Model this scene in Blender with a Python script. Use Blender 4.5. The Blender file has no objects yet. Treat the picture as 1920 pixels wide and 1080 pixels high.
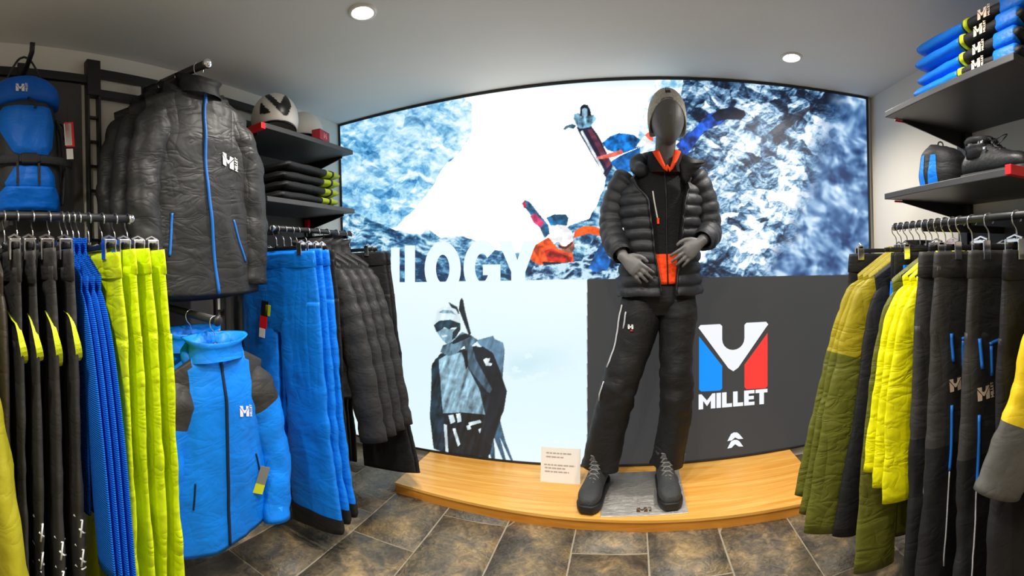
import bpy, bmesh, math, random
import numpy as np
from mathutils import Vector, Matrix, noise
from mathutils.geometry import tessellate_polygon

# ------------------------------------------------------------------ camera, world, exposure
SC = bpy.context.scene
COL = SC.collection
FPX, X0, YH, ROLL = 831.2, 1183.0, 497.05, 0.0295      # phone panorama: cylindrical lens
CAMZ = 1.15
YAW = (X0 - 960) / FPX
cam = bpy.data.cameras.new('camera')
cam.type = 'PANO'
cam.panorama_type = 'CENTRAL_CYLINDRICAL'
cam.central_cylindrical_range_u_min = -960 / FPX
cam.central_cylindrical_range_u_max = 960 / FPX
cam.central_cylindrical_range_v_min = -(1080 - YH) / FPX
cam.central_cylindrical_range_v_max = YH / FPX
cam.central_cylindrical_radius = 1.0
cam.clip_start = 0.02
camera = bpy.data.objects.new('camera', cam)
COL.objects.link(camera)
camera.matrix_world = (Matrix.Translation((0, 0, CAMZ)) @ Matrix.Rotation(YAW, 4, 'Z')
                       @ Matrix.Rotation(ROLL, 4, 'Y') @ Matrix.Rotation(math.pi / 2, 4, 'X'))
SC.camera = camera
SC.view_settings.view_transform = 'Standard'
SC.view_settings.look = 'None'
SC.view_settings.gamma = 1.0
SC.view_settings.use_curve_mapping = False
SC.view_settings.exposure = 0.45
SC.cycles.use_denoising = True
SC.cycles.max_bounces = 8
SC.cycles.sample_clamp_indirect = 6.0
world = bpy.data.worlds.new('world')
SC.world = world
world.use_nodes = True
world.node_tree.nodes['Background'].inputs[0].default_value = (0.8, 0.85, 0.9, 1)
world.node_tree.nodes['Background'].inputs[1].default_value = 0.0      # closed room: no sky light
LAMP_W = 37.0          # each recessed ceiling spot
PRINT_E = 1.50         # brightness of the back-lit print

XL, XR, YB, YF, ZC = -1.812, 1.46, 2.40, -2.6, 2.134
ZP = 0.05              # platform top

# ------------------------------------------------------------------ helpers
def proj_np(x, y, z):
    z = z - CAMZ
    X = x * math.cos(YAW) + y * math.sin(YAW)
    Y = -x * math.sin(YAW) + y * math.cos(YAW)
    X, Z = X * math.cos(ROLL) - z * math.sin(ROLL), X * math.sin(ROLL) + z * math.cos(ROLL)
    return 960 + FPX * np.arctan2(X, Y), YH - FPX * Z / np.hypot(X, Y)

def on_print(px, py, y=2.385):
    phi = (px - 960) / FPX
    X, Y, Z = math.sin(phi), math.cos(phi), (YH - py) / FPX
    X, Z = X * math.cos(ROLL) + Z * math.sin(ROLL), -X * math.sin(ROLL) + Z * math.cos(ROLL)
    x = X * math.cos(YAW) - Y * math.sin(YAW)
    yy = X * math.sin(YAW) + Y * math.cos(YAW)
    t = y / yy
    return x * t, Z * t + CAMZ

def tag(o, label=None, cat=None, group=None, kind=None):
    if label: o['label'] = label
    if cat: o['category'] = cat
    if group: o['group'] = group
    if kind: o['kind'] = kind
    return o

def thing(name, label, cat, loc=(0, 0, 0), rz=0.0, group=None):
    o = bpy.data.objects.new(name, None)
    o.empty_display_size = 0.05
    COL.objects.link(o)
    o.location = loc
    o.rotation_euler = (0, 0, rz)
    return tag(o, label, cat, group)

def mesh_data(name, verts, faces, mat=None, smooth=True):
    me = bpy.data.meshes.new(name)
    me.from_pydata([tuple(v) for v in verts], [], faces)
    for m in (mat if isinstance(mat, (list, tuple)) else [mat]):
        if m is not None: me.materials.append(m)
    if smooth and len(me.polygons):
        me.polygons.foreach_set('use_smooth', [True] * len(me.polygons))
    me.update()
    return me

def obj(name, me, parent=None, loc=(0, 0, 0), rot=None):
    o = bpy.data.objects.new(name, me)
    COL.objects.link(o)
    o.location = loc
    if rot is not None: o.rotation_euler = rot
    if parent is not None: o.parent = parent
    return o

class MB:
    """collects geometry for ONE mesh"""
    def __init__(self): self.v = []; self.f = []; self.mi = []
    def add(self, verts, faces, mi=0):
        b = len(self.v)
        self.v += [tuple(p) for p in verts]
        self.f += [tuple(i + b for i in f) for f in faces]
        self.mi += [mi] * len(faces)
        return self
    def box(self, c, s, ch=0.0, rot=None, mi=0):
        """box centre c, full size s, chamfer ch"""
        hx, hy, hz = s[0] / 2, s[1] / 2, s[2] / 2
        bm = bmesh.new()
        bmesh.ops.create_cube(bm, size=1.0)
        for v in bm.verts: v.co = Vector((v.co.x * s[0], v.co.y * s[1], v.co.z * s[2]))
        if ch > 0:
            bmesh.ops.bevel(bm, geom=bm.edges[:] , offset=min(ch, hx * .9, hy * .9, hz * .9), segments=2, affect='EDGES', profile=.5)
        bm.verts.index_update()
        M = rot if rot is not None else Matrix.Identity(3)
        vs = [M @ v.co + Vector(c) for v in bm.verts]
        fs = [[v.index for v in f.verts] for f in bm.faces]
        bm.free()
        return self.add(vs, fs, mi)
    def sweep(self, path, radii, n=12, ref=(0, 1, 0), disp=None, caps=True, mi=0, power=1.0):
        """tube along path; radii list of (a,b) or floats: a along side vector, b along ref-ish vector"""
        path = [Vector(p) for p in path]
        m = len(path)
        ref = Vector(ref)
        rows = []
        for i in range(m):
            t = path[min(i + 1, m - 1)] - path[max(i - 1, 0)]
            t = t.normalized() if t.length > 1e-9 else Vector((0, 0, -1))
            b = ref - t * ref.dot(t)
            if b.length < 1e-4: b = Vector((1, 0, 0)) - t * t.x
            b.normalize()
            s = t.cross(b)
            r = radii[i] if isinstance(radii, (list, tuple)) else radii
            ra, rb = r if isinstance(r, (list, tuple)) else (r, r)
            row = []
            for k in range(n):
                a = 2 * math.pi * k / n
                ca, sa = math.cos(a), math.sin(a)
                if power != 1.0:
                    ca = math.copysign(abs(ca) ** power, ca); sa = math.copysign(abs(sa) ** power, sa)
                d = s * (ra * ca) + b * (rb * sa)
                p = path[i] + d
                if disp:
                    p = p + d.normalized() * disp(p, i / (m - 1), a)
                row.append(p)
            rows.append(row)
        return self.rings(rows, caps, mi)
    def rings(self, rows, caps=True, mi=0, mifun=None):
        b = len(self.v)
        n = len(rows[0])
        for r in rows: self.v += [tuple(p) for p in r]
        for i in range(len(rows) - 1):
            for k in range(n):
                k2 = (k + 1) % n
                self.f.append((b + i * n + k, b + i * n + k2, b + (i + 1) * n + k2, b + (i + 1) * n + k))
                self.mi.append(mifun(i, k) if mifun else mi)
        if caps in (True, 'top'):
            self._cap(b, n, True, mi)
        if caps in (True, 'bottom'):
            self._cap(b + (len(rows) - 1) * n, n, False, mi)
        return self
    def _cap(self, b, n, flip, mi):
        c = Vector((0, 0, 0))
        for k in range(n): c += Vector(self.v[b + k])
        c /= n
        self.v.append(tuple(c)); ci = len(self.v) - 1
        for k in range(n):
            k2 = (k + 1) % n
            self.f.append((ci, b + k2, b + k) if flip else (ci, b + k, b + k2)); self.mi.append(mi)
    def poly(self, pts, depth=0.0, n=(0, -1, 0), mi=0):
        """flat polygon (3D pts, one loop), extruded backwards from n by depth"""
        tris = tessellate_polygon([[Vector(p) for p in pts]])
        n = Vector(n)
        self.add(pts, [tuple(t) for t in tris], mi)
        if depth:
            back = [Vector(p) - n * depth for p in pts]
            N = len(pts)
            self.add(list(pts) + back, [(i, (i + 1) % N, N + (i + 1) % N, N + i) for i in range(N)], mi)
        return self
    def data(self, name, mat, smooth=True, fix=True):
        me = mesh_data(name, self.v, self.f, mat, smooth)
        if any(self.mi): me.polygons.foreach_set('material_index', self.mi)
        if fix:
            bm = bmesh.new(); bm.from_mesh(me)
            bmesh.ops.remove_doubles(bm, verts=bm.verts, dist=1e-6)
            bmesh.ops.recalc_face_normals(bm, faces=bm.faces)
            bm.to_mesh(me); bm.free()
        return me
    def build(self, name, mat, parent=None, smooth=True, loc=(0, 0, 0), rot=None, fix=True):
        return obj(name, self.data(name, mat, smooth, fix), parent, loc, rot)

def copy_tree(o, parent=None):
    c = o.copy()
    COL.objects.link(c)
    c.parent = parent
    for ch in list(o.children): copy_tree(ch, c)
    return c

def fbm(x, y, z, o=3):
    v = 0; a = .5
    for i in range(o):
        v += a * noise.noise((x, y, z)); x *= 2.03; y *= 2.03; z *= 2.03; a *= .5
    return v

def smooth01(t):
    t = max(0.0, min(1.0, t)); return t * t * (3 - 2 * t)

def lerp(a, b, t): return a + (b - a) * t

def interp(keys, t):
    """keys [(t,v)...], v float or tuple; smooth interpolation"""
    if t <= keys[0][0]: return keys[0][1]
    for (a, va), (b, vb) in zip(keys, keys[1:]):
        if t <= b:
            u = (t - a) / (b - a)
            u = u * u * (3 - 2 * u) * .5 + u * .5
            if isinstance(va, tuple): return tuple(x + (y - x) * u for x, y in zip(va, vb))
            return va + (vb - va) * u
    return keys[-1][1]

def spline(pts, n):
    """Catmull-Rom through pts, n samples"""
    P = [Vector(p) for p in pts]
    P = [P[0] * 2 - P[1]] + P + [P[-1] * 2 - P[-2]]
    out = []
    m = len(P) - 3
    for i in range(n):
        u = i / (n - 1) * m
        k = min(int(u), m - 1); t = u - k
        a, b, c, d = P[k:k + 4]
        out.append(.5 * ((2 * b) + (c - a) * t + (2 * a - 5 * b + 4 * c - d) * t * t + (3 * b - a - 3 * c + d) * t ** 3))
    return out

# ------------------------------------------------------------------ materials
MATS = {}
def new_mat(name):
    m = bpy.data.materials.new(name); m.use_nodes = True
    return m, m.node_tree, m.node_tree.nodes['Principled BSDF']

def srgb(r, g, b):
    f = lambda c: (c / 255 / 12.92) if c / 255 <= .04045 else ((c / 255 + .055) / 1.055) ** 2.4
    return (f(r), f(g), f(b))

def plain(name, col, rough=.6, metal=0.0, bump=0.0, bscale=60.0, vary=0.0, vscale=8.0, coat=0.0, spec=.5, stretch=None):
    if name in MATS: return MATS[name]
    m, nt, p = new_mat(name)
    p.inputs['Base Color'].default_value = (*col, 1)
    p.inputs['Roughness'].default_value = rough
    p.inputs['Metallic'].default_value = metal
    p.inputs['Specular IOR Level'].default_value = spec
    if coat: p.inputs['Coat Weight'].default_value = coat
    if bump or vary:
        tc = nt.nodes.new('ShaderNodeTexCoord')
        vec = tc.outputs['Object']
        if stretch:
            mp = nt.nodes.new('ShaderNodeMapping'); mp.inputs['Scale'].default_value = stretch
            nt.links.new(vec, mp.inputs[0]); vec = mp.outputs[0]
    if vary:
        n = nt.nodes.new('ShaderNodeTexNoise'); n.inputs['Scale'].default_value = vscale; n.inputs['Detail'].default_value = 4
        nt.links.new(vec, n.inputs['Vector'])
        r = nt.nodes.new('ShaderNodeMapRange'); r.inputs[1].default_value = .3; r.inputs[2].default_value = .7
        r.inputs[3].default_value = 1 - vary; r.inputs[4].default_value = 1 + vary
        nt.links.new(n.outputs[0], r.inputs[0])
        mx = nt.nodes.new('ShaderNodeMix'); mx.data_type = 'RGBA'; mx.blend_type = 'MULTIPLY'
        mx.inputs[0].default_value = 1; mx.inputs[6].default_value = (*col, 1)
        nt.links.new(r.outputs[0], mx.inputs[7]); nt.links.new(mx.outputs[2], p.inputs['Base Color'])
    if bump:
        n = nt.nodes.new('ShaderNodeTexNoise'); n.inputs['Scale'].default_value = bscale; n.inputs['Detail'].default_value = 5
        nt.links.new(vec, n.inputs['Vector'])
        b = nt.nodes.new('ShaderNodeBump'); b.inputs['Strength'].default_value = bump; b.inputs['Distance'].default_value = .01
        nt.links.new(n.outputs[0], b.inputs['Height']); nt.links.new(b.outputs[0], p.inputs['Normal'])
    MATS[name] = m
    return m

def cloth(name, rgb, rough=.62, bump=.35, bscale=22, sheen=.0, vary=.08, crease=.20, cscale=4.2):
    if name in MATS: return MATS[name]
    m = plain(name, srgb(*rgb), rough, 0, bump, bscale, vary, 6, spec=.35)
    if crease:
        # sharp folds: ridged, stretched noise on top of the fine weave
        nt = m.node_tree; N = nt.nodes.new; L = nt.links.new
        tc = N('ShaderNodeTexCoord'); last = None
        for k, (sc, st) in enumerate(((cscale, (1.1, 1.1, .5)), (cscale * 2.6, (.7, .7, 1.6)))):
            mp = N('ShaderNodeMapping'); mp.inputs['Scale'].default_value = st; mp.inputs['Rotation'].default_value = (.35 + k, .5 - k, .2)
            L(tc.outputs['Object'], mp.inputs[0])
            n = N('ShaderNodeTexNoise'); n.inputs['Scale'].default_value = sc; n.inputs['Detail'].default_value = 2.0; n.inputs['Distortion'].default_value = .9
            L(mp.outputs[0], n.inputs['Vector'])
            a = N('ShaderNodeMath'); a.operation = 'SUBTRACT'; a.inputs[1].default_value = .5; L(n.outputs[0], a.inputs[0])
            b = N('ShaderNodeMath'); b.operation = 'ABSOLUTE'; L(a.outputs[0], b.inputs[0])
            c = N('ShaderNodeMath'); c.operation = 'POWER'; c.inputs[1].default_value = .7; L(b.outputs[0], c.inputs[0])
            if last is None: last = c
            else:
                d = N('ShaderNodeMath'); d.operation = 'MULTIPLY_ADD'; d.inputs[1].default_value = .4
                L(c.outputs[0], d.inputs[0]); L(last.outputs[0], d.inputs[2]); last = d
        bp = N('ShaderNodeBump'); bp.inputs['Strength'].default_value = crease; bp.inputs['Distance'].default_value = .045
        L(last.outputs[0], bp.inputs['Height'])
        pr = nt.nodes['Principled BSDF']
        old = pr.inputs['Normal'].links[0].from_node if pr.inputs['Normal'].links else None
        if old: L(bp.outputs[0], old.inputs['Normal'])
        else: L(bp.outputs[0], pr.inputs['Normal'])
    if sheen:
        p = m.node_tree.nodes['Principled BSDF']
        p.inputs['Sheen Weight'].default_value = sheen
    return m

def knit(name, rgb, scale=(0, 0, 130), rough=.85, strength=.6, wave=True):
    """ribbed knit: fine horizontal ribs as relief"""
    if name in MATS: return MATS[name]
    m, nt, p = new_mat(name)
    p.inputs['Base Color'].default_value = (*srgb(*rgb), 1); p.inputs['Roughness'].default_value = rough
    p.inputs['Specular IOR Level'].default_value = .25
    tc = nt.nodes.new('ShaderNodeTexCoord')
    w = nt.nodes.new('ShaderNodeTexWave'); w.bands_direction = 'Z'; w.inputs['Scale'].default_value = scale[2] / 6.283 * 1.0
    w.inputs['Distortion'].default_value = .6; w.inputs['Detail'].default_value = 1
    nt.links.new(tc.outputs['Object'], w.inputs[0])
    b = nt.nodes.new('ShaderNodeBump'); b.inputs['Strength'].default_value = strength; b.inputs['Distance'].default_value = .004
    nt.links.new(w.outputs[1], b.inputs['Height']); nt.links.new(b.outputs[0], p.inputs['Normal'])
    MATS[name] = m
    return m

def glow(name, col, strength):
    if name in MATS: return MATS[name]
    m, nt, p = new_mat(name)
    p.inputs['Base Color'].default_value = (.02, .02, .02, 1)
    p.inputs['Roughness'].default_value = .6
    p.inputs['Specular IOR Level'].default_value = .1
    p.inputs['Emission Color'].default_value = (*col, 1)
    p.inputs['Emission Strength'].default_value = strength
    MATS[name] = m
    return m

BLACK_METAL = plain('black_metal', srgb(34, 34, 36), .42, .0, .05, 90)
DARK_BOARD = plain('dark_board', srgb(74, 72, 70), .6, 0, .08, 30, .1, 5)
SHELF_GREY = plain('shelf_grey', srgb(62, 62, 64), .45, 0, .06, 50, .1, 10)
CHROME = plain('chrome', (.82, .82, .84), .16, 1.0)
BLACK_PLASTIC = plain('black_plastic', srgb(22, 22, 24), .4, 0, .04, 80)
WHITE_PRINT = plain('white_print', srgb(236, 236, 238), .6, 0, .02, 200)
RED_PLASTIC = plain('red_plastic', srgb(226, 24, 30), .4, 0, .03, 80)
PAPER = plain('paper', srgb(238, 234, 228), .8, 0, .03, 120)

# ------------------------------------------------------------------ lettering (own polygon glyphs, unit height)
def arc(cx, cy, rx, ry, a0, a1, n):
    return [(cx + rx * math.cos(math.radians(a0 + (a1 - a0) * i / n)), cy + ry * math.sin(math.radians(a0 + (a1 - a0) * i / n))) for i in range(n + 1)]

def glyph(ch, s=.26):
    """list of polygons, width"""
    if ch == 'I': return [[(0, 0), (s, 0), (s, 1), (0, 1)]], s
    if ch == 'L': return [[(0, 0), (.62, 0), (.62, s * .85), (s, s * .85), (s, 1), (0, 1)]], .62
    if ch == 'E': return [[(0, 0), (.64, 0), (.64, .22), (s, .22), (s, .39), (.6, .39), (.6, .61), (s, .61), (s, .78), (.64, .78), (.64, 1), (0, 1)]], .64
    if ch == 'T': return [[(.24, 0), (.24 + s, 0), (.24 + s, .77), (.74, .77), (.74, 1), (0, 1), (0, .77), (.24, .77)]], .74
    if ch == 'M': return [[(0, 0), (s, 0), (s, .55), (.52, .18), (1.04 - s, .55), (1.04 - s, 0), (1.04, 0), (1.04, 1), (.86, 1), (.52, .56), (.18, 1), (0, 1)]], 1.04
    if ch == 'O':
        o = arc(.4, .5, .4, .52, 0, 360, 28); i = arc(.4, .5, .4 - s, .52 - s, 0, 360, 28)
        return [[o[k], o[k + 1], i[k + 1], i[k]] for k in range(28)], .8
    if ch == 'G':
        o = arc(.4, .5, .4, .52, 42, 352, 24); i = arc(.4, .5, .4 - s, .52 - s, 42, 352, 24)
        return [[o[k], o[k + 1], i[k + 1], i[k]] for k in range(24)] + [[(.42, .36), (.8, .36), (.8, .56), (.42, .56)], [(.58, .1), (.8, .02), (.8, .4), (.58, .4)]], .82
    if ch == 'Y': return [[(.28, 0), (.28 + s, 0), (.28 + s, .42), (.82, 1), (.54, 1), (.41, .64), (.28, 1), (0, 1), (.28, .42)]], .82
    return [], .3

def logo_polys():
    """the M emblem in a unit box: white V with scoop, left leg, right leg"""
    v = [(.03, 1), (.31, 1), (.34, .97), (.34, .77)] + [(.5 + .16 * math.cos(a), .77 + .17 * math.sin(a)) for a in [math.pi + math.pi * k / 10 for k in range(11)]] + \
        [(.66, .97), (.69, 1), (.97, 1), (1.0, .96), (.97, .92), (.57, .33), (.5, .28), (.43, .33), (.03, .92), (0, .96)]
    l = [(.01, .83), (.34, .37), (.34, .03), (.31, 0), (.04, 0), (.01, .03)]
    r = [(.99, .83), (.66, .37), (.66, .03), (.69, 0), (.96, 0), (.99, .03)]
    return v, l, r

def small_logo(parent, place, size, mat=None, word=True, name='logo_print'):
    """flat white chest logo; place(u,v) -> 3D point on the garment (u,v in metres)"""
    mb = MB()
    v, l, r = logo_polys()
    for poly in (v, l, r):
        pts = [place((u - .5) * size, (w - .5) * size * .8) for u, w in poly]
        mb.add(pts, [tuple(t) for t in tessellate_polygon([[Vector(p) for p in pts]])])
    if word:
        x = 0.0; k = size * .8 / 3.9
        for ch in 'MILLET':
            ps, w = glyph(ch, .24)
            for poly in ps:
                pts = [place(size * .58 + (1 - b) * k * .0 + b * k * .9 * 0 + (b * k * 1.2), -size * .4 + (x + a) * k) for a, b in [(p[0], 1 - p[1]) for p in poly]]
                mb.add(pts, [tuple(t) for t in tessellate_polygon([[Vector(p) for p in pts]])])
            x += w + .12
    return mb.build(name, mat or WHITE_PRINT, parent, smooth=False, fix=False)
# ------------------------------------------------------------------ the room
def slate_mat():
    m, nt, p = new_mat('slate_tile')
    N = nt.nodes.new; L = nt.links.new
    geo = N('ShaderNodeNewGeometry')
    oi = N('ShaderNodeObjectInfo')
    add = N('ShaderNodeVectorMath'); add.operation = 'ADD'
    L(geo.outputs['Position'], add.inputs[0])
    sc = N('ShaderNodeVectorMath'); sc.operation = 'SCALE'; sc.inputs[3].default_value = 13.0
    comb = N('ShaderNodeCombineXYZ')
    L(oi.outputs['Random'], comb.inputs[0]); L(oi.outputs['Random'], comb.inputs[2])
    L(comb.outputs[0], sc.inputs[0]); L(sc.outputs[0], add.inputs[1])
    n1 = N('ShaderNodeTexNoise'); n1.inputs['Scale'].default_value = 7; n1.inputs['Detail'].default_value = 12; n1.inputs['Roughness'].default_value = .68; n1.inputs['Distortion'].default_value = .5
    L(add.outputs[0], n1.inputs['Vector'])
    r = N('ShaderNodeValToRGB')
    e = r.color_ramp.elements
    e[0].position = .28; e[0].color = (*srgb(58, 56, 52), 1)
    e[1].position = .76; e[1].color = (*srgb(188, 164, 124), 1)
    for pos, c in ((.42, (88, 82, 72)), (.52, (118, 104, 82)), (.62, (150, 128, 92))):
        x = e.new(pos); x.color = (*srgb(*c), 1)
    L(n1.outputs[0], r.inputs[0])
    # whole-tile tone
    mr = N('ShaderNodeMapRange'); mr.inputs[3].default_value = .84; mr.inputs[4].default_value = 1.25
    L(oi.outputs['Random'], mr.inputs[0])
    mx = N('ShaderNodeMix'); mx.data_type = 'RGBA'; mx.blend_type = 'MULTIPLY'; mx.inputs[0].default_value = 1
    L(r.outputs[0], mx.inputs[6]); L(mr.outputs[0], mx.inputs[7])
    n2 = N('ShaderNodeTexNoise'); n2.inputs['Scale'].default_value = 26; n2.inputs['Detail'].default_value = 8; n2.inputs['Distortion'].default_value = 2.0
    L(add.outputs[0], n2.inputs['Vector'])
    mr2 = N('ShaderNodeMapRange'); mr2.inputs[1].default_value = .35; mr2.inputs[2].default_value = .65; mr2.inputs[3].default_value = .7; mr2.inputs[4].default_value = 1.2
    L(n2.outputs[0], mr2.inputs[0])
    mx2 = N('ShaderNodeMix'); mx2.data_type = 'RGBA'; mx2.blend_type = 'MULTIPLY'; mx2.inputs[0].default_value = 1
    L(mx.outputs[2], mx2.inputs[6]); L(mr2.outputs[0], mx2.inputs[7])
    L(mx2.outputs[2], p.inputs['Base Color'])
    p.inputs['Roughness'].default_value = .42
    b = N('ShaderNodeBump'); b.inputs['Strength'].default_value = .5; b.inputs['Distance'].default_value = .012
    mixh = N('ShaderNodeMath'); mixh.operation = 'ADD'
    L(n1.outputs[0], mixh.inputs[0]); L(n2.outputs[0], mixh.inputs[1])
    L(mixh.outputs[0], b.inputs['Height']); L(b.outputs[0], p.inputs['Normal'])
    return m

WALL = plain('wall_paint', srgb(234, 228, 216), .85, 0, .05, 120, .02, 3)
CEIL = plain('ceiling_paint', srgb(222, 222, 220), .9, 0, .04, 100, .02, 2)
GROUT = plain('grout', srgb(150, 140, 122), .9, 0, .2, 120, .12, 30)

def slab(name, a, b, mat):
    mb = MB()
    c = [(a[i] + b[i]) / 2 for i in range(3)]; s = [abs(b[i] - a[i]) for i in range(3)]
    mb.box(c, s)
    return tag(mb.build(name, mat, smooth=False), kind='structure')

floor = slab('floor', (XL - .1, YF - .1, -.1), (XR + .1, YB + .1, -.004), GROUT)
slab('ceiling', (XL - .1, YF - .1, ZC), (XR + .1, YB + .1, ZC + .1), CEIL)
slab('wall_left', (XL - .1, YF - .1, -.05), (XL, YB + .1, ZC + .05), WALL)
slab('wall_right', (XR, YF - .1, -.05), (XR + .1, YB + .1, ZC + .05), WALL)
slab('wall_back', (XL - .1, YB, -.05), (XR + .1, YB + .1, ZC + .05), WALL)
slab('wall_front', (XL - .1, YF - .1, -.05), (XR + .1, YF, ZC + .05), WALL)

SLATE = slate_mat()
def tile_mesh(w, h, seed):
    """riven slate tile: chamfered, slightly uneven top"""
    rnd = random.Random(seed)
    nx, ny = 3, 4
    v = []; f = []
    for j in range(ny + 1):
        for i in range(nx + 1):
            ex = i in (0, nx); ey = j in (0, ny)
            z = rnd.uniform(-.0012, .0012) - (.0022 if ex or ey else 0)
            ox = 0 if ex else rnd.uniform(-.02, .02); oy = 0 if ey else rnd.uniform(-.03, .03)
            v.append((-w / 2 + w * i / nx + ox + (rnd.uniform(-.0015, .0015) if ex else 0), -h / 2 + h * j / ny + oy + (rnd.uniform(-.0015, .0015) if ey else 0), z))
    for j in range(ny):
        for i in range(nx):
            a = j * (nx + 1) + i
            f.append((a, a + 1, a + nx + 2, a + nx + 1))
    loop = [i for i in range(nx + 1)] + [j * (nx + 1) + nx for j in range(1, ny + 1)] + [ny * (nx + 1) + i for i in range(nx - 1, -1, -1)] + [j * (nx + 1) for j in range(ny - 1, 0, -1)]
    b = len(v)
    for k in loop: v.append((v[k][0] * 1.004, v[k][1] * 1.003, -.02))
    n = len(loop)
    for k in range(n): f.append((loop[k], b + k, b + (k + 1) % n, loop[(k + 1) % n]))
    me = mesh_data('tile', v, f, SLATE, True)
    return me
TW, TH = .305, .61
tiles_full = [tile_mesh(TW - .007, TH - .007, s) for s in range(6)]
tiles_half = [tile_mesh(TW - .007, TH / 2 - .007, s + 20) for s in range(3)]
rt = random.Random(5)
col_off = {}
k0 = -6
for k in range(-6, 5):
    x = .035 + TW * (k + .5)
    off = [.06, .37, .21, .5][(k + 6) % 4]
    y = YF - .3 + off
    while y < YB + .2:
        cy = y + TH / 2
        if XL - .12 < x < XR + .12 and cy < YB + .1:
            o = obj('tile', rt.choice(tiles_full), floor, (x, cy, -.0005 + rt.uniform(-.0008, .0008)), (0, 0, math.pi if rt.random() < .5 else 0))
        y += TH

# ------------------------------------------------------------------ display platform
def wood_mat(name, c1, c2, rough=.38):
    m, nt, p = new_mat(name)
    N = nt.nodes.new; L = nt.links.new
    tc = N('ShaderNodeTexCoord'); mp = N('ShaderNodeMapping'); mp.inputs['Scale'].default_value = (1.2, 22, 22)
    L(tc.outputs['Object'], mp.inputs[0])
    n = N('ShaderNodeTexNoise'); n.inputs['Scale'].default_value = 1.6; n.inputs['Detail'].default_value = 7; n.inputs['Distortion'].default_value = .7
    L(mp.outputs[0], n.inputs['Vector'])
    r = N('ShaderNodeValToRGB'); e = r.color_ramp.elements
    e[0].position = .34; e[0].color = (*srgb(*c1), 1); e[1].position = .66; e[1].color = (*srgb(*c2), 1)
    L(n.outputs[0], r.inputs[0]); L(r.outputs[0], p.inputs['Base Color'])
    b = N('ShaderNodeBump'); b.inputs['Strength'].default_value = .08; b.inputs['Distance'].default_value = .004
    L(n.outputs[0], b.inputs['Height']); L(b.outputs[0], p.inputs['Normal'])
    p.inputs['Roughness'].default_value = rough
    return m
OAK = wood_mat('oak_deck', (222, 152, 56), (244, 188, 98))
OAK_EDGE = wood_mat('oak_edge', (196, 124, 34), (218, 148, 54), .45)
plat = thing('display_platform', 'low honey-coloured wooden platform under the backlit mountain print', 'platform', (0, 0, 0))
PF = [(-1.19, 1.955), (.765, 1.822), (.86, 1.95), (.86, 2.395), (-1.19, 2.395)]
mb = MB()
mb.add([(x, y, ZP) for x, y in PF] + [(x, y, ZP - .012) for x, y in PF], [(0, 1, 2, 3, 4), (9, 8, 7, 6, 5)] + [(i, (i + 1) % 5 + 0, (i + 1) % 5 + 5, i + 5) for i in range(5)])
mb.build('deck', OAK, plat, smooth=False)
PI = [(x * .9975, y + (.004 if i < 2 else 0)) for i, (x, y) in enumerate(PF)]
mb = MB()
mb.add([(x, y, ZP - .012) for x, y in PI] + [(x, y, -.004) for x, y in PI], [(9, 8, 7, 6, 5)] + [(i, (i + 1) % 5, (i + 1) % 5 + 5, i + 5) for i in range(5)])
mb.build('fascia', OAK_EDGE, plat, smooth=False)

# ------------------------------------------------------------------ the back-lit print: painted point by point in numpy
def vnoise(x, y, seed):
    rng = np.random.RandomState(seed)
    T = rng.rand(256, 256).astype(np.float32)
    xi = np.floor(x).astype(int); yi = np.floor(y).astype(int)
    fx = x - xi; fy = y - yi
    fx = fx * fx * (3 - 2 * fx); fy = fy * fy * (3 - 2 * fy)
    a = T[xi & 255, yi & 255]; b = T[(xi + 1) & 255, yi & 255]; c = T[xi & 255, (yi + 1) & 255]; d = T[(xi + 1) & 255, (yi + 1) & 255]
    return (a * (1 - fx) + b * fx) * (1 - fy) + (c * (1 - fx) + d * fx) * fy

def nfbm(x, y, seed, o=5, gain=.5, ridged=False):
    v = 0; a = 1.0; tot = 0
    for i in range(o):
        n = vnoise(x, y, seed + i)
        if ridged: n = 1 - np.abs(2 * n - 1)
        v = v + a * n; tot += a; a *= gain
        x = x * 2.07 + 3.1; y = y * 2.07 + 7.7
    return v / tot

def worley(x, y, seed):
    """cell value and edge distance of jittered cells: angular rock facets"""
    rng = np.random.RandomState(seed)
    JX = rng.rand(128, 128).astype(np.float32); JY = rng.rand(128, 128).astype(np.float32); JV = rng.rand(128, 128).astype(np.float32)
    xi = np.floor(x).astype(int); yi = np.floor(y).astype(int)
    f1 = np.full(x.shape, 9., np.float32); f2 = f1.copy(); val = np.zeros(x.shape, np.float32)
    for dx in (-1, 0, 1):
        for dy in (-1, 0, 1):
            a = (xi + dx) & 127; b = (yi + dy) & 127
            d = np.hypot(xi + dx + JX[a, b] - x, yi + dy + JY[a, b] - y)
            near = d < f1
            f2 = np.where(near, f1, np.minimum(f2, d)); val = np.where(near, JV[a, b], val); f1 = np.where(near, d, f1)
    return val, f2 - f1

def inpoly(PX, PY, poly):
    inside = np.zeros(PX.shape, bool)
    n = len(poly)
    for i in range(n):
        x1, y1 = poly[i]; x2, y2 = poly[(i + 1) % n]
        if y1 == y2: continue
        c = ((y1 > PY) != (y2 > PY)) & (PX < (x2 - x1) * (PY - y1) / (y2 - y1) + x1)
        inside ^= c
    return inside

def ramp(v, stops):
    xs = [s[0] for s in stops]
    return np.stack([np.interp(v, xs, [s[1][k] for s in stops]) for k in range(3)], -1)

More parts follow.
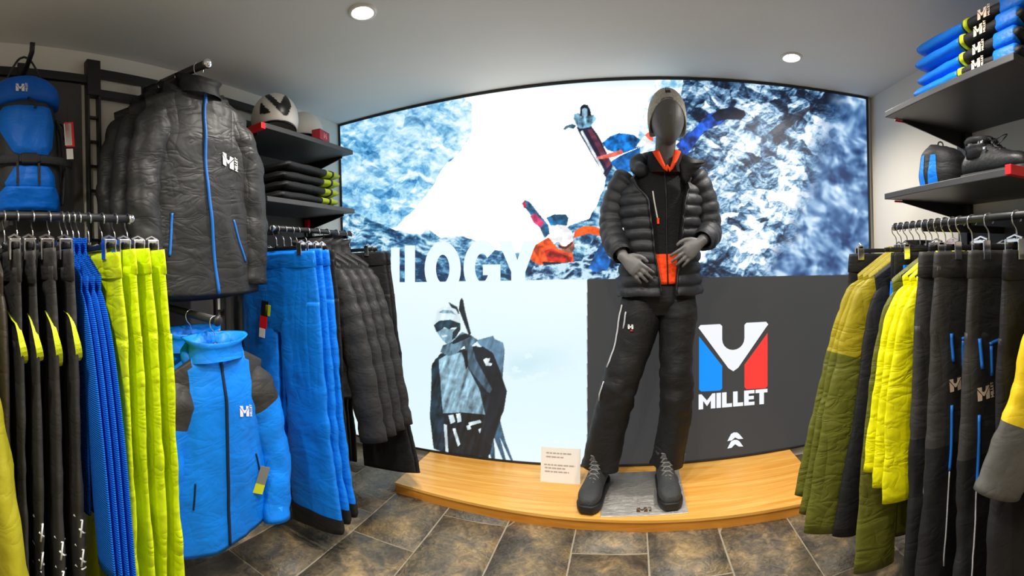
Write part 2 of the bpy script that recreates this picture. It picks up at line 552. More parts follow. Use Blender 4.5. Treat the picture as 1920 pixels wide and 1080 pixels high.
def paint(PX, PY):
    """photograph of mountains as printed on the panel; colours as sRGB 0..1"""
    H = PX.shape
    C = np.zeros(H + (3,), np.float32)
    wx = nfbm(PX / 30, PY / 30, 3, 3, .45) - .5; wy = nfbm(PX / 30, PY / 30, 13, 3, .45) - .5
    qx, qy = PX + 17 * wx, PY + 17 * wy
    hx = PX + 10 * wx; hy = PY + 10 * wy                 # ragged outlines
    # --- mist and snow between the mountains
    g = np.clip((PY - 150) / 380, 0, 1)
    C[:] = ramp(g + .06 * (nfbm(PX / 120, PY / 90, 31) - .5), [(0, (.90, .97, 1.0)), (.08, (.97, 1, 1)), (.5, (1, .985, .99)), (1, (.95, .99, 1.0))])
    def put(mask, col): C[mask] = col[mask] if isinstance(col, np.ndarray) else col
    # --- left mountain face
    rock = .5 * nfbm(qx / 30, qy / 20, 41, 6, .68, True) + .5 * nfbm((qx + .7 * qy) / 34, (qy - .6 * qx) / 11, 47, 6, .68)
    fade = np.clip((PX - 620) / 300, 0, 1)
    c3, e3 = worley((qx + .6 * qy) / 34, (qy - .5 * qx) / 15, 211)
    c4, e4 = worley((qx - .3 * qy) / 13, (qy + .4 * qx) / 8, 217)
    rock = .72 * rock + .17 * c3 + .11 * c4 + .015
    rock = rock + .16 * (nfbm(qx / 7 + qy / 9, qy / 4, 49, 4, .65) - .5)
    leftc = ramp(rock + .10 * fade + .015, [(.36, (.10, .33, .55)), (.47, (.24, .54, .76)), (.56, (.44, .72, .90)), (.66, (.70, .90, .99)), (.76, (.93, .99, 1))])
    pale = np.clip(nfbm(qx / 95, qy / 55, 66, 3) * 2.2 - .85, 0, 1)[..., None] * .5
    leftc = leftc * (1 - pale) + pale * np.array([.88, .97, 1.0])
    put(inpoly(hx, hy, [(600, 200), (700, 190), (860, 175), (884, 194), (886, 232), (880, 262), (862, 288), (838, 305), (820, 338), (792, 372), (766, 402), (742, 424), (700, 436), (600, 470)]), leftc)
    # --- low foreground ridge
    low = .5 * nfbm(qx / 22, qy / 12, 71, 6, .66, True) + .5 * nfbm((qx + qy) / 30, (qy - .4 * qx) / 8, 73, 5, .65) - .14 * np.clip((PY - 470) / 40, 0, 1)
    lowc = ramp(low, [(.40, (.06, .20, .34)), (.52, (.22, .46, .64)), (.60, (.52, .76, .88)), (.70, (.90, .97, 1))])
    put(inpoly(hx, hy, [(600, 392), (660, 396), (700, 412), (740, 432), (790, 440), (800, 428), (830, 446), (868, 440), (905, 462), (960, 478), (990, 470), (1040, 462), (1065, 425), (1105, 408), (1130, 360), (1150, 300), (1400, 300), (1400, 560), (600, 560)]), lowc)
    # near dark rocks under the climber
    nr = nfbm(qx / 18, qy / 10, 77, 6, .62, True)
    nrc = ramp(nr, [(.38, (.03, .10, .20)), (.5, (.10, .24, .40)), (.6, (.32, .52, .68)), (.72, (.80, .92, .98))])
    put(inpoly(hx, hy, [(975, 530), (1000, 498), (1090, 490), (1110, 450), (1150, 420), (1400, 400), (1400, 560), (975, 560)]), nrc)
    # --- pale ice behind the head
    ice = nfbm(qx / 30, qy / 20, 83, 5, .6, True)
    icec = ramp(ice, [(.4, (.46, .74, .90)), (.55, (.72, .90, .98)), (.7, (.97, 1, 1))])
    put(inpoly(hx, hy, [(1196, 260), (1206, 200), (1228, 168), (1232, 140), (1330, 140), (1330, 300), (1200, 300)]), icec)
    # --- right rock wall
    st = .5 * nfbm((qx * .9 + qy * .55) / 70, (qy * .9 - qx * .5) / 15, 91, 6, .66, True) + .5 * nfbm((qx * .6 - qy * .8) / 60, (qy * .6 + qx * .8) / 14, 95, 6, .66)
    bl = nfbm(qx / 48, qy / 40, 97, 5, .58)
    fine = nfbm(qx / 8 + qy / 16, qy / 4, 103, 4, .65, True)
    c1, e1 = worley((qx * .85 + qy * .5) / 40, (qy * .85 - qx * .5) / 17, 201)
    c2, e2 = worley((qx * .7 - qy * .6) / 17, (qy * .8 + qx * .5) / 9, 207)
    v = .34 * st + .24 * bl + .16 * fine + .15 * c1 + .11 * c2 - .05 * np.clip(1 - e1 / .12, 0, 1)
    v = v - .10 * np.clip((PX - 1400) / 220, 0, 1) * np.clip((260 - PY) / 120, 0, 1) + .035 * np.clip((PY - 250) / 100, 0, 1) + .015
    v = .55 + (v - .55) * 1.4
    for poly in ([(1390, 345), (1470, 290), (1500, 262), (1550, 215), (1556, 250), (1520, 262), (1470, 330), (1420, 372), (1400, 430), (1374, 400)],
                 [(1425, 372), (1470, 352), (1506, 362), (1490, 395), (1445, 410), (1400, 400)],
                 [(1370, 470), (1400, 440), (1450, 430), (1440, 470), (1390, 492), (1345, 500)], [(1300, 300), (1360, 270), (1380, 320), (1330, 350)],
                 [(1380, 205), (1400, 190), (1440, 158), (1446, 170), (1412, 206)]):        # lying snow
        for gk in (-14, 0, 14):
            v = v + .042 * inpoly(hx + 60 * wx + gk, hy + 60 * wy + gk * .6, poly)
    rc = ramp(v, [(.40, (.04, .09, .17)), (.48, (.14, .24, .36)), (.54, (.27, .43, .58)), (.60, (.50, .68, .82)), (.66, (.80, .91, .98)), (.74, (1, 1, 1))])
    wallm = inpoly(hx, hy, [(1283, 120), (1700, 120), (1700, 560), (1296, 560), (1286, 380), (1262, 330), (1270, 230)])
    put(wallm, rc)
    # blurred near rock at the far right
    bx, by = PX + 22 * (nfbm(PX / 50, PY / 50, 111, 2) - .5), PY + 22 * (nfbm(PX / 50, PY / 50, 117, 2) - .5)
    soft = .5 * nfbm(bx / 34, by / 30, 121, 2, .5) + .5 * nfbm((bx + by) / 22, (by - bx) / 17, 127, 2, .5)
    sc_ = ramp(soft, [(.26, (.10, .22, .42)), (.42, (.26, .42, .62)), (.54, (.46, .62, .80)), (.66, (.74, .86, .96)), (.78, (.93, .97, 1))])
    edge = 1500 + (330 - PY) * .42 + 60 * (nfbm(PX / 90, PY / 90, 131, 3) - .5)
    w = np.clip((PX - edge) / 46, 0, 1)[..., None] * wallm[..., None]
    C[:] = C * (1 - w) + sc_ * w
    dk = inpoly(hx, hy, [(1440, 250), (1478, 218), (1530, 196), (1512, 216), (1468, 248)]); C[dk] = C[dk] * .25 + np.array([.16, .16, .22]) * .75
    # --- climbers
    Z1 = lambda P: [(600 + u / 2.572, 140 + w / 2.572) for u, w in P]
    Z2 = lambda P: [(1080 + u / 2.572, 140 + w / 2.572) for u, w in P]
    sh = (nfbm(qx / 9, qy / 9, 141, 3) - .5)
    def fig(poly, col, shade=.25):
        m = inpoly(PX + 2 * wx, PY + 2 * wy, poly)
        C[m] = np.clip(np.array(col)[None, :] * (1 + 2 * shade * sh[m])[:, None], 0, 1)
    fig(Z1([(1235, 255), (1300, 235), (1340, 290), (1412, 440), (1382, 500), (1330, 420)]), (.16, .14, .24), .5)
    fig(Z1([(1290, 265), (1312, 262), (1405, 430), (1385, 452)]), (.44, .22, .30), .4)
    fig(Z1([(1255, 275), (1266, 268), (1372, 465), (1366, 480)]), (.85, .92, .97), .4)
    fig(Z1([(1252, 200), (1256, 155), (1272, 143), (1290, 146), (1304, 170), (1312, 215)]), (.06, .14, .22), .7)
    fig(Z1([(1262, 200), (1264, 168), (1276, 158), (1288, 166), (1292, 205)]), (.60, .76, .86), .5)
    fig(Z1([(1222, 214), (1226, 190), (1250, 186), (1256, 206), (1320, 192), (1334, 212), (1302, 252), (1252, 262), (1236, 245)]), (.42, .60, .70), 1.1)
    fig(Z1([(1172, 262), (1182, 248), (1216, 238), (1234, 246), (1222, 262), (1196, 256), (1182, 268)]), (.25, .38, .46), .6)
    fig(Z1([(1358, 330), (1400, 296), (1440, 282), (1512, 290), (1542, 312), (1540, 350), (1450, 385), (1384, 362)]), (.07, .42, .74), .9)
    fig(Z1([(1330, 398), (1455, 362), (1466, 378), (1420, 396), (1345, 408)]), (.96, .46, .40), .3)
    fig(Z1([(1400, 420), (1450, 390), (1543, 350), (1543, 470), (1440, 470)]), (.10, .40, .70), .6)
    fig(Z2([(286, 350), (318, 306), (352, 276), (374, 272), (372, 326), (330, 345)]), (.96, .96, .97), .2)
    fig(Z2([(330, 292), (352, 274), (374, 280), (372, 322), (352, 312)]), (.98, .42, .34), .2)
    fig(Z2([(380, 130), (350, 175), (340, 260), (372, 262), (400, 160)]), (.62, .84, .94), .4)
    fig(Z2([(478, 342), (560, 272), (640, 188), (705, 172), (764, 186), (705, 232), (620, 272), (562, 350), (530, 390)]), (.11, .33, .78), .8)
    fig(Z2([(650, 196), (690, 165), (762, 155), (812, 176), (818, 196), (800, 216), (724, 214), (680, 226)]), (.06, .10, .20), .6)
    fig(Z2([(60, 932), (100, 850), (128, 800), (165, 900), (150, 942), (92, 952)]), (.07, .36, .66), .7)
    fig(Z2([(185, 985), (218, 965), (222, 1060), (182, 1042)]), (.05, .22, .40), .5)
    # orange climber
    fig(Z1([(974, 622), (990, 606), (1012, 616), (1100, 726), (1108, 768), (1084, 790), (1062, 742)]), (.14, .40, .58), .9)
    fig(Z1([(1012, 682), (1036, 668), (1082, 716), (1064, 738), (1030, 716)]), (.80, .22, .42), .5)
    fig(Z1([(974, 622), (988, 606), (996, 640), (984, 646)]), (.70, .16, .30), .3)
    fig(Z1([(1092, 690), (1130, 674), (1186, 674), (1198, 690), (1192, 728), (1112, 728)]), (.06, .38, .56), .9)
    fig(Z1([(1222, 790), (1230, 752), (1272, 730), (1310, 728), (1352, 742), (1352, 778), (1294, 766), (1250, 782)]), (1.0, .36, .10), .4)
    fig(Z1([(1014, 892), (1018, 860), (1042, 820), (1104, 786), (1150, 840), (1216, 856), (1224, 904), (1120, 906), (1098, 918), (1048, 914)]), (1.0, .34, .12), .6)
    fig(Z1([(1084, 850), (1120, 838), (1170, 868), (1216, 880), (1210, 904), (1100, 900)]), (.80, .14, .12), .9)
    fig(Z1([(1150, 806), (1222, 790), (1228, 842), (1206, 862), (1170, 850)]), (.62, .40, .34), .6)
    fig(Z1([(1108, 770), (1116, 742), (1146, 722), (1186, 726), (1214, 756), (1222, 800), (1176, 836), (1150, 808), (1118, 800)]), (.97, .96, .97), .12)
    fig(Z1([(1150, 822), (1184, 830), (1216, 806), (1220, 816), (1186, 842), (1152, 836)]), (.36, .10, .12), .4)
    fig(Z1([(1074, 902), (1160, 906), (1160, 912), (1080, 920)]), (.08, .12, .2), .3)
    # --- lower left: pale portrait
    divy = 529.5 - (PX - 735) * .0168
    lowm = (PY > divy) & (PX < 1101)
    gx = ramp(np.clip((PY - 525) / 340, 0, 1) + .10 * (nfbm(PX / 110, PY / 60, 151) - .5), [(.06, (.92, .978, .99)), (.4, (.875, .96, .985)), (.7, (.88, .965, .99)), (1, (.91, .975, .99))])
    C[lowm] = gx[lowm]
    hill = np.clip(1.1 - np.abs(PY - (690 - (PX - 950) * .12 + 26 * (nfbm(PX / 60, PY / 30, 161) - .5))) / 34, 0, 1) * np.clip((PX - 935) / 30, 0, 1) * np.clip((1085 - PX) / 90, 0, 1) * (nfbm(qx / 30, qy / 18, 163) > .46)
    C[:] = C - (hill * lowm * .055)[..., None] * np.array([1.2, .8, .6])
    Z3 = lambda P: [(700 + u / 2.7, 500 + w / 2.7) for u, w in P]
    fold = (nfbm(PX / 7 + .3 * PY / 7, PY / 40, 171, 3) - .5)
    def bw(poly, col, shade=.4):
        m = inpoly(PX + 1.5 * wx, PY + 1.5 * wy, poly)
        C[m] = np.clip(np.array(col)[None, :] * (1 + 2 * shade * (fold[m] + .5 * sh[m]))[:, None], 0, 1)
    bw(Z3([(560, 740), (640, 770), (668, 880), (706, 980), (696, 984), (640, 860), (672, 980), (656, 980), (610, 860), (616, 980), (600, 980), (560, 860)]), (.20, .32, .40), .5)   # poles below
    bw(Z3([(438, 172), (446, 157), (455, 172), (462, 215), (494, 340), (484, 350), (440, 235), (432, 220)]), (.10, .16, .20), .6)
    bw(Z3([(378, 178), (392, 188), (424, 205), (436, 240), (420, 240), (396, 210)]), (.14, .20, .25), .5)
    bw(Z3([(520, 372), (606, 350), (612, 366), (656, 384), (664, 420), (656, 560), (668, 640), (620, 520), (560, 420)]), (.36, .50, .60), .4)
    bw(Z3([(300, 490), (340, 440), (440, 420), (520, 400), (600, 440), (640, 520), (672, 640), (640, 790), (600, 900), (580, 968), (500, 962), (370, 944), (306, 922), (290, 700)]), (.09, .14, .18), .7)
    bw(Z3([(345, 735), (440, 722), (566, 745), (545, 840), (585, 968), (520, 962), (370, 944), (352, 780)]), (.07, .10, .13), .9)
    bw(Z3([(296, 500), (316, 466), (346, 450), (356, 500), (352, 700), (362, 945), (306, 922), (286, 760), (292, 620)]), (.10, .18, .23), .9)
    bw(Z3([(332, 470), (372, 446), (446, 432), (474, 500), (540, 628), (566, 748), (440, 738), (352, 742), (340, 600)]), (.52, .66, .73), .55)
    bw(Z3([(508, 410), (556, 404), (604, 436), (640, 520), (676, 630), (660, 730), (628, 800), (602, 896), (532, 884), (560, 800), (590, 660), (546, 560), (516, 480)]), (.07, .10, .14), .5)
    bw(Z3([(462, 400), (496, 388), (520, 470), (604, 622), (588, 642), (566, 622), (480, 510)]), (.26, .36, .43), .5)
    bw(Z3([(452, 430), (474, 420), (480, 500), (468, 520)]), (.05, .07, .09), .3)
    bw(Z3([(338, 432), (352, 398), (392, 384), (448, 330), (492, 346), (532, 372), (500, 398), (456, 402), (420, 440), (380, 452)]), (.34, .46, .53), .6)
    bw(Z3([(440, 345), (470, 338), (492, 352), (452, 372), (404, 392), (392, 384)]), (.08, .12, .15), .4)
    bw(Z3([(322, 332), (346, 310), (392, 316), (430, 316), (424, 352), (396, 382), (372, 392), (352, 372), (336, 352)]), (.52, .68, .75), .35)
    bw(Z3([(402, 330), (440, 290), (440, 320), (414, 360), (398, 372)]), (.12, .18, .22), .3)
    bw(Z3([(306, 296), (334, 272), (388, 268), (440, 286), (436, 306), (398, 308), (384, 318), (360, 306), (338, 324), (320, 332)]), (.12, .24, .31), .8)
    bw(Z3([(296, 296), (302, 254), (322, 222), (352, 204), (384, 202), (418, 218), (438, 252), (442, 288), (388, 268), (334, 274)]), (.88, .955, .98), .10)
    bw(Z3([(330, 232), (352, 218), (396, 222), (420, 246), (396, 236), (352, 236)]), (.52, .68, .74), .4)
    bw(Z3([(344, 350), (372, 344), (376, 352), (350, 358)]), (.86, .92, .94), .05)
    for P in ([(378, 752), (404, 748), (414, 786), (390, 796)], [(418, 745), (440, 742), (446, 786), (426, 790)], [(356, 796), (372, 800), (380, 940), (366, 936)], [(400, 820), (416, 818), (440, 900), (428, 912)],
              [(480, 790), (540, 776), (548, 790), (486, 808)], [(470, 806), (490, 802), (496, 824), (478, 828)], [(530, 826), (546, 818), (540, 846)], [(560, 896), (600, 904), (594, 916), (562, 908)],
              [(556, 470), (572, 462), (584, 484), (602, 490), (596, 502), (570, 500)], [(566, 466), (592, 462), (588, 478), (580, 486)]):
        bw(Z3(P), (.84, .92, .95), .25)
    bw(Z3([(530, 860), (552, 880), (600, 905), (590, 950), (560, 962), (524, 948)]), (.05, .07, .10), .6)
    # --- lower right: charcoal field
    dm = (PY > divy) & (PX >= 1101)
    C[dm] = (.215, .218, .225)
    return np.clip(C, 0, 1)

PX0, PX1, PZ0, PZ1 = -1.795, 1.415, .062, 2.118
box = thing('light_box', 'wall-wide backlit fabric print of snowy mountains and climbers behind the mannequin', 'light box', (0, 0, 0))
NXG, NZG = 860, 560
gx_, gz_ = np.meshgrid(np.linspace(PX0, PX1, NXG), np.linspace(PZ0, PZ1, NZG))
ppx, ppy = proj_np(gx_, np.full_like(gx_, 2.375), gz_)
dpx = np.gradient(ppx, axis=1); dpy = np.gradient(ppy, axis=0)
pc = sum(paint(ppx + a * dpx, ppy + b * dpy) for a, b in ((-.25, -.2), (.25, .2))) / 2
lin = np.where(pc <= .04045, pc / 12.92, ((pc + .055) / 1.055) ** 2.4)
lum = lin.mean(-1, keepdims=True)
lin = lin * (.50 + .35 * np.clip((lum - .92) / .07, 0, 1))          # ink curve: unprinted cloth lets most of the tubes' light through
me = bpy.data.meshes.new('printed_panel')
me.vertices.add(NXG * NZG)
co = np.stack([gx_, np.full_like(gx_, 2.375), gz_], -1).astype(np.float32)
me.vertices.foreach_set('co', co.ravel())
ii = (np.arange(NZG - 1)[:, None] * NXG + np.arange(NXG - 1)[None, :]).ravel()
quads = np.stack([ii, ii + 1, ii + 1 + NXG, ii + NXG], -1).astype(np.int32)
nf = len(quads)
me.loops.add(nf * 4); me.polygons.add(nf)
me.loops.foreach_set('vertex_index', quads.ravel())
me.polygons.foreach_set('loop_start', np.arange(0, nf * 4, 4, dtype=np.int32))
me.update(calc_edges=True)
ca = me.color_attributes.new('ink', 'FLOAT_COLOR', 'POINT')
ca.data.foreach_set('color', np.concatenate([lin, np.ones(lin.shape[:2] + (1,))], -1).astype(np.float32).ravel())
pm, nt, p = new_mat('backlit_print')
at = nt.nodes.new('ShaderNodeVertexColor'); at.layer_name = 'ink'
p.inputs['Base Color'].default_value = (.03, .03, .03, 1); p.inputs['Roughness'].default_value = .6; p.inputs['Specular IOR Level'].default_value = .15
nt.links.new(at.outputs[0], p.inputs['Emission Color']); p.inputs['Emission Strength'].default_value = PRINT_E
me.materials.append(pm)
pm.cycles.emission_sampling = 'NONE'          # half a million tiny facets: cheaper found by bounced rays
obj('printed_panel', me, box)
for nm, c, s in (('frame_bar', ((PX0 + PX1) / 2, 2.384, PZ1 + .007), (PX1 - PX0 + .028, .03, .014)), ('frame_bar', ((PX0 + PX1) / 2, 2.384, PZ0 - .006), (PX1 - PX0 + .028, .03, .012)),
                 ('frame_bar', (PX0 - .007, 2.384, (PZ0 + PZ1) / 2), (.014, .03, PZ1 - PZ0)), ('frame_bar', (PX1 + .007, 2.384, (PZ0 + PZ1) / 2), (.014, .03, PZ1 - PZ0))):
    MB().box(c, s, .002).build(nm, BLACK_METAL, box, smooth=False)
# letters and emblem as print of their own
P_WHITE = glow('print_white', srgb(234.6, 249.4, 252.5), PRINT_E * .5)
P_EMB = glow('print_emblem', (.86, .89, .93), PRINT_E * .52)
P_BLUE = glow('print_blue', srgb(0, 146, 255), PRINT_E * .52)
P_RED = glow('print_red', srgb(250, 58, 52), PRINT_E * .52)
def px_poly(pts, mat, name, y=2.373):
    P = []
    for a, b in pts:
        x, z = on_print(a, b, y); P.append((x, y, z))
    return MB().poly(P, .0015).build(name, mat, box, smooth=False, fix=False)
def px_glyph(ch, x0, x1, ytop, ybot, s, slant=0):
    ps, w = glyph(ch, s)
    mb = MB()
    for poly in ps:
        P = []
        for a, b in poly:
            px = x0 + (x1 - x0) * a / w + slant * b; py = ybot + (ytop - ybot) * b
            x, z = on_print(px, py, 2.373); P.append((x, 2.373, z))
        mb.poly(P, .0015)
    mb.build('letter', P_WHITE, box, smooth=False, fix=False)
px_glyph('I', 733, 749, 464, 548, .26)
px_glyph('I', 759, 778, 460, 545, .26)
px_glyph('O', 796, 864, 455, 553, .25)
px_glyph('G', 869, 940, 452, 552, .25)
px_glyph('Y', 934, 1006, 452, 552, .30)
v_, l_, r_ = logo_polys()
LX0, LX1, LY1, LY0 = 1309.5, 1440.5, 606.5, 731.0
def emb(pts): return [(LX0 + (LX1 - LX0) * a, LY0 + (LY1 - LY0) * b + (6.0 - 12.0 * a) * .55) for a, b in pts]
px_poly(emb(v_), P_EMB, 'emblem'); px_poly(emb(l_), P_BLUE, 'emblem'); px_poly(emb(r_), P_RED, 'emblem')
tot = sum(glyph(c, .28)[1] for c in 'MILLET') + 5 * .07
x = 0
for c in 'MILLET':
    ps, w = glyph(c, .28)
    mb = MB()
    for poly in ps:
        P = []
        for a, b in poly:
            u = (x + a) / tot
            xx, zz = on_print(1310 + 129 * u, 768 - 11 * u - 28 * b, 2.373); P.append((xx, 2.373, zz))
        mb.poly(P, .0015)
    mb.build('letter', P_EMB, box, smooth=False, fix=False)
    x += w + .07
Z6 = lambda P: [(1260 + u / 3.175, 560 + w / 3.175) for u, w in P]
px_poly(Z6([(330, 848), (352, 806), (368, 797), (388, 797), (400, 806), (424, 834), (396, 836), (376, 826), (356, 844)]), P_EMB, 'emblem')
px_poly(Z6([(330, 892), (352, 850), (370, 841), (388, 841), (402, 850), (424, 880), (398, 880), (376, 866), (354, 888)]), P_EMB, 'emblem')

# ------------------------------------------------------------------ recessed ceiling spots
SPOT_GLOW = glow('spot_glow', (1.0, .93, .80), 60.0)
RING = plain('spot_ring', srgb(226, 224, 220), .4)
def ceiling_spot(x, y, label, group=None, tilt=(0, 0), name='ceiling_spotlight', lamp='spot_lamp'):
    t = thing(name, label, 'light', (x, y, ZC), 0, group)
    mb = MB()
    rows = []
    for r, z in ((.036, .004), (.036, -.004), (.046, -.008), (.054, -.006), (.056, .002)):
        rows.append([(r * math.cos(a), r * math.sin(a), z) for a in [2 * math.pi * k / 28 for k in range(28)]])
    mb.rings(rows, caps=False)
    mb.build('trim_ring', RING, t)
    mb = MB(); mb.rings([[(r * math.cos(a), r * math.sin(a), z) for a in [2 * math.pi * k / 24 for k in range(24)]] for r, z in ((.036, -.001), (.026, -.003), (.012, -.0045))], caps='bottom')
    mb.build('lens', SPOT_GLOW, t)
    ld = bpy.data.lights.new(lamp, 'SPOT'); ld.energy = LAMP_W; ld.spot_size = math.radians(150); ld.spot_blend = .9
    ld.shadow_soft_size = .035; ld.color = (1.0, .95, .87)
    lo = bpy.data.objects.new(lamp, ld); COL.objects.link(lo); lo.parent = t; lo.location = (0, 0, -.03); lo.rotation_euler = (tilt[0], tilt[1], 0)
    return t
ceiling_spot(-.936, 1.40, 'round recessed ceiling spotlight on the side of the left clothes rails')
ceiling_spot(.80, 2.045, 'round recessed ceiling spotlight close to the light box beside the right shelves')
# the same fittings go on above the picture (their glare streaks run down from its top edge) and over the shop behind the viewer
for nm, x, y in (('front_left', -.43, 1.12), ('front_middle', -.06, .80), ('front_right', .62, 1.07), ('side_left', -.72, -.05), ('rear_right', .45, -.80), ('rear_left', -.70, -1.70)):
    ceiling_spot(x, y, 'round recessed ceiling spotlight over the shop floor in front of the racks', 'ceiling spotlights over the shop floor', name='ceiling_spotlight_%s_offscreen' % nm, lamp='spot_lamp_%s_offscreen' % nm)
# ------------------------------------------------------------------ wall fixtures
def slotted_upright(parent, x, y, z0, z1, solid_from, sx):
    """ladder-like slotted post: two side strips, rungs, solid head. sx = direction out of the wall"""
    for dy in (-.026, .026):
        MB().box((x + sx * .018, y + dy, (z0 + z1) / 2), (.036, .012, z1 - z0), .002).build('post_strip', BLACK_METAL, parent, smooth=False)
    MB().box((x + sx * .02, y, (solid_from + z1) / 2), (.044, .062, z1 - solid_from), .003).build('post_head', BLACK_METAL, parent, smooth=False)
    z = solid_from - .09
    rung = MB().box((0, 0, 0), (.02, .042, .010), .001).data('rung', BLACK_METAL, False)
    while z > z0 + .05:
        obj('rung', rung, parent, (x + sx * .014, y, z)); z -= .107

rack = thing('wall_rack', 'black slotted wall rack with dark boards behind the left clothes and shelves', 'rack', (XL, 0, 0))
rack.location = (0, 0, 0)
for y in (.682, 1.335, 2.015):
    slotted_upright(rack, XL, y, .02, 2.085 if y < 1 else 1.99, 1.93 if y < 1 else 1.80, 1)
MB().box((XL + .02, .40, 2.0), (.03, .52, .035), .002).build('rail', BLACK_METAL, rack, smooth=False)
MB().box((XL + .02, 1.36, 2.035), (.03, 1.30, .034), .002).build('rail', BLACK_METAL, rack, smooth=False)
MB().box((XL + .02, 1.36, 1.945), (.03, 1.30, .034), .002).build('rail', BLACK_METAL, rack, smooth=False)
MB().box((XL + .012, .30, 1.16), (.018, .66, 1.64), .002).build('back_board', DARK_BOARD, rack, smooth=False)
MB().box((XL + .012, 1.008, .79), (.018, .58, .86), .002).build('back_board', DARK_BOARD, rack, smooth=False)  # added board: keeps the gap around the blue jackets dark instead of white wall
MB().box((XL + .012, 1.675, 1.14), (.018, .62, 1.58), .002).build('back_board', DARK_BOARD, rack, smooth=False)

rackr = thing('wall_rack', 'black slotted wall rack carrying the shelves on the cream right wall', 'rack', (0, 0, 0))
for y in (.86, 1.525):
    slotted_upright(rackr, XR, y, .02, 1.74, 1.0, -1)
MB().box((XR - .012, 1.19, .70), (.018, .60, 1.26), .002).build('back_board', DARK_BOARD, rackr, smooth=False)

def shelf(name, label, x0, x1, y0, y1, ztop, sx, reds):
    t = thing(name, label, 'shelf', (0, 0, 0))
    MB().box(((x0 + x1) / 2, (y0 + y1) / 2, ztop - .012), (abs(x1 - x0), y1 - y0, .024), .0025).build('board', SHELF_GREY, t, smooth=False)
    xw = x0 if sx > 0 else x1
    for y in (y0 + .012, y1 - .012):
        X = xw
        mb = MB()
        L = abs(x1 - x0) * .82
        pts = [(X, y, ztop - .024), (X + sx * L, y, ztop - .024), (X + sx * L, y, ztop - .034), (X + sx * .03, y, ztop - .10), (X, y, ztop - .10)]
        mb.poly([(a, b - .003, c) for a, b, c in pts], .006, (0, -1, 0)); mb.poly([(a, b + .003, c) for a, b, c in pts], 0)
        mb.build('bracket', BLACK_METAL, t, smooth=False)
    for c, s in reds:
        MB().box(c, s, .002).build('red_cap', RED_PLASTIC, t, smooth=False)
    return t
SHELF_Z = (1.815, 1.488)
shelf('wall_shelf', 'dark grey wall shelf holding the white helmets', XL, -1.43, 1.345, 2.005, SHELF_Z[0], 1, [((-1.485, 1.332, 1.80), (.11, .026, .028)), ((-1.66, 2.005, 1.785), (.22, .008, .008))])
shelf('wall_shelf', 'dark grey wall shelf holding folded black and lime garments', XL, -1.43, 1.345, 2.005, SHELF_Z[1], 1, [((XL + .05, 1.985, 1.43), (.03, .03, .05))])
RS = (1.738, 1.405)
shelf('wall_shelf', 'dark grey wall shelf holding four folded blue and black jackets', 1.0, XR, .845, 1.53, RS[0], -1, [((1.20, 1.528, RS[0] - .029), (.30, .008, .008))])
shelf('wall_shelf', 'dark grey wall shelf holding the black walking boot and small pouch', 1.0, XR, .865, 1.545, RS[1], -1, [((1.20, 1.543, RS[1] - .029), (.30, .008, .008)), ((1.03, .856, RS[1] - .01), (.10, .024, .03))])

def rail_bar(label, x, y0, y1, z, wall_x, arms):
    t = thing('hanging_rail', label, 'rail', (0, 0, 0))
    mb = MB(); mb.sweep([(x, y0, z), (x, (y0 + y1) / 2, z), (x, y1, z)], .0125, 16, (0, 0, 1))
    mb.build('bar', BLACK_METAL, t)
    for y in (y0, y1):
        mb = MB(); s = -1 if y == y0 else 1
        mb.sweep([(x, y - s * .012, z), (x, y, z), (x, y + s * .006, z)], [.0145, .0145, .011], 16, (0, 0, 1))
        mb.build('end_cap', CHROME, t)
    for y in arms:
        mb = MB(); mb.box(((x + wall_x) / 2, y, z - .012), (abs(x - wall_x), .012, .03), .002)
        mb.build('arm', BLACK_METAL, t, smooth=False)
    return t
RLX, RLZ = -1.20, 1.318
RBX, RBZ = -1.42, 1.345
RRX, RRZ = 1.00, 1.262
rail_bar('black clothes rail carrying black trousers, blue fleeces and lime trousers', RLX, -.20, .575, RLZ, XL, (.210, -.12))
rail_bar('black clothes rail under the shelves carrying blue trousers and quilted jackets', RBX, 1.36, 1.955, RBZ, XL, (1.40, 1.92))
rail_bar('black clothes rail under the right shelves carrying olive and yellow jackets', RRX, .50, 1.475, RRZ, XR, (.56, 1.290))

def face_out(label, a, b, tipmat=CHROME):
    t = thing('face_out_arm', label, 'hook', (0, 0, 0))
    d = (Vector(b) - Vector(a))
    mb = MB(); mb.sweep([a, Vector(a) + d * .5, b], [(.008, .015)] * 3, 8, (0, 0, 1), power=.5); mb.build('arm', BLACK_METAL, t)
    n = d.normalized()
    mb = MB(); mb.sweep([Vector(b), Vector(b) + n * .01, Vector(b) + n * .016], [.018, .018, .012], 14, (0, 0, 1)); mb.build('tip', tipmat, t)
    MB().box((a[0] + .006, a[1], a[2] - .03), (.012, .03, .10), .002).build('wall_plate', BLACK_METAL, t, smooth=False)
    return t
ARM1a, ARM1b = (XL + .036, .925, 1.985), (-1.285, .925, 1.905)
ARM2a, ARM2b = (XL, .885, 1.042), (-1.205, .885, .990)
face_out('black sloping arm on the wall carrying the black hooded jackets', ARM1a, ARM1b)
face_out('black arm on the wall carrying the bright blue jackets', ARM2a, ARM2b, BLACK_METAL)
t = thing('wall_hook', 'black metal hook from which the blue backpack hangs', 'hook', (0, 0, 0))
mb = MB(); mb.sweep([(XL, .372, 1.985), (-1.70, .372, 1.99), (-1.615, .372, 2.0), (-1.60, .372, 2.03)], .010, 10, (0, 1, 0)); mb.build('peg', BLACK_METAL, t)
MB().box((XL + .034, .372, 1.99), (.012, .05, .09), .003).build('wall_plate', BLACK_METAL, t, smooth=False)

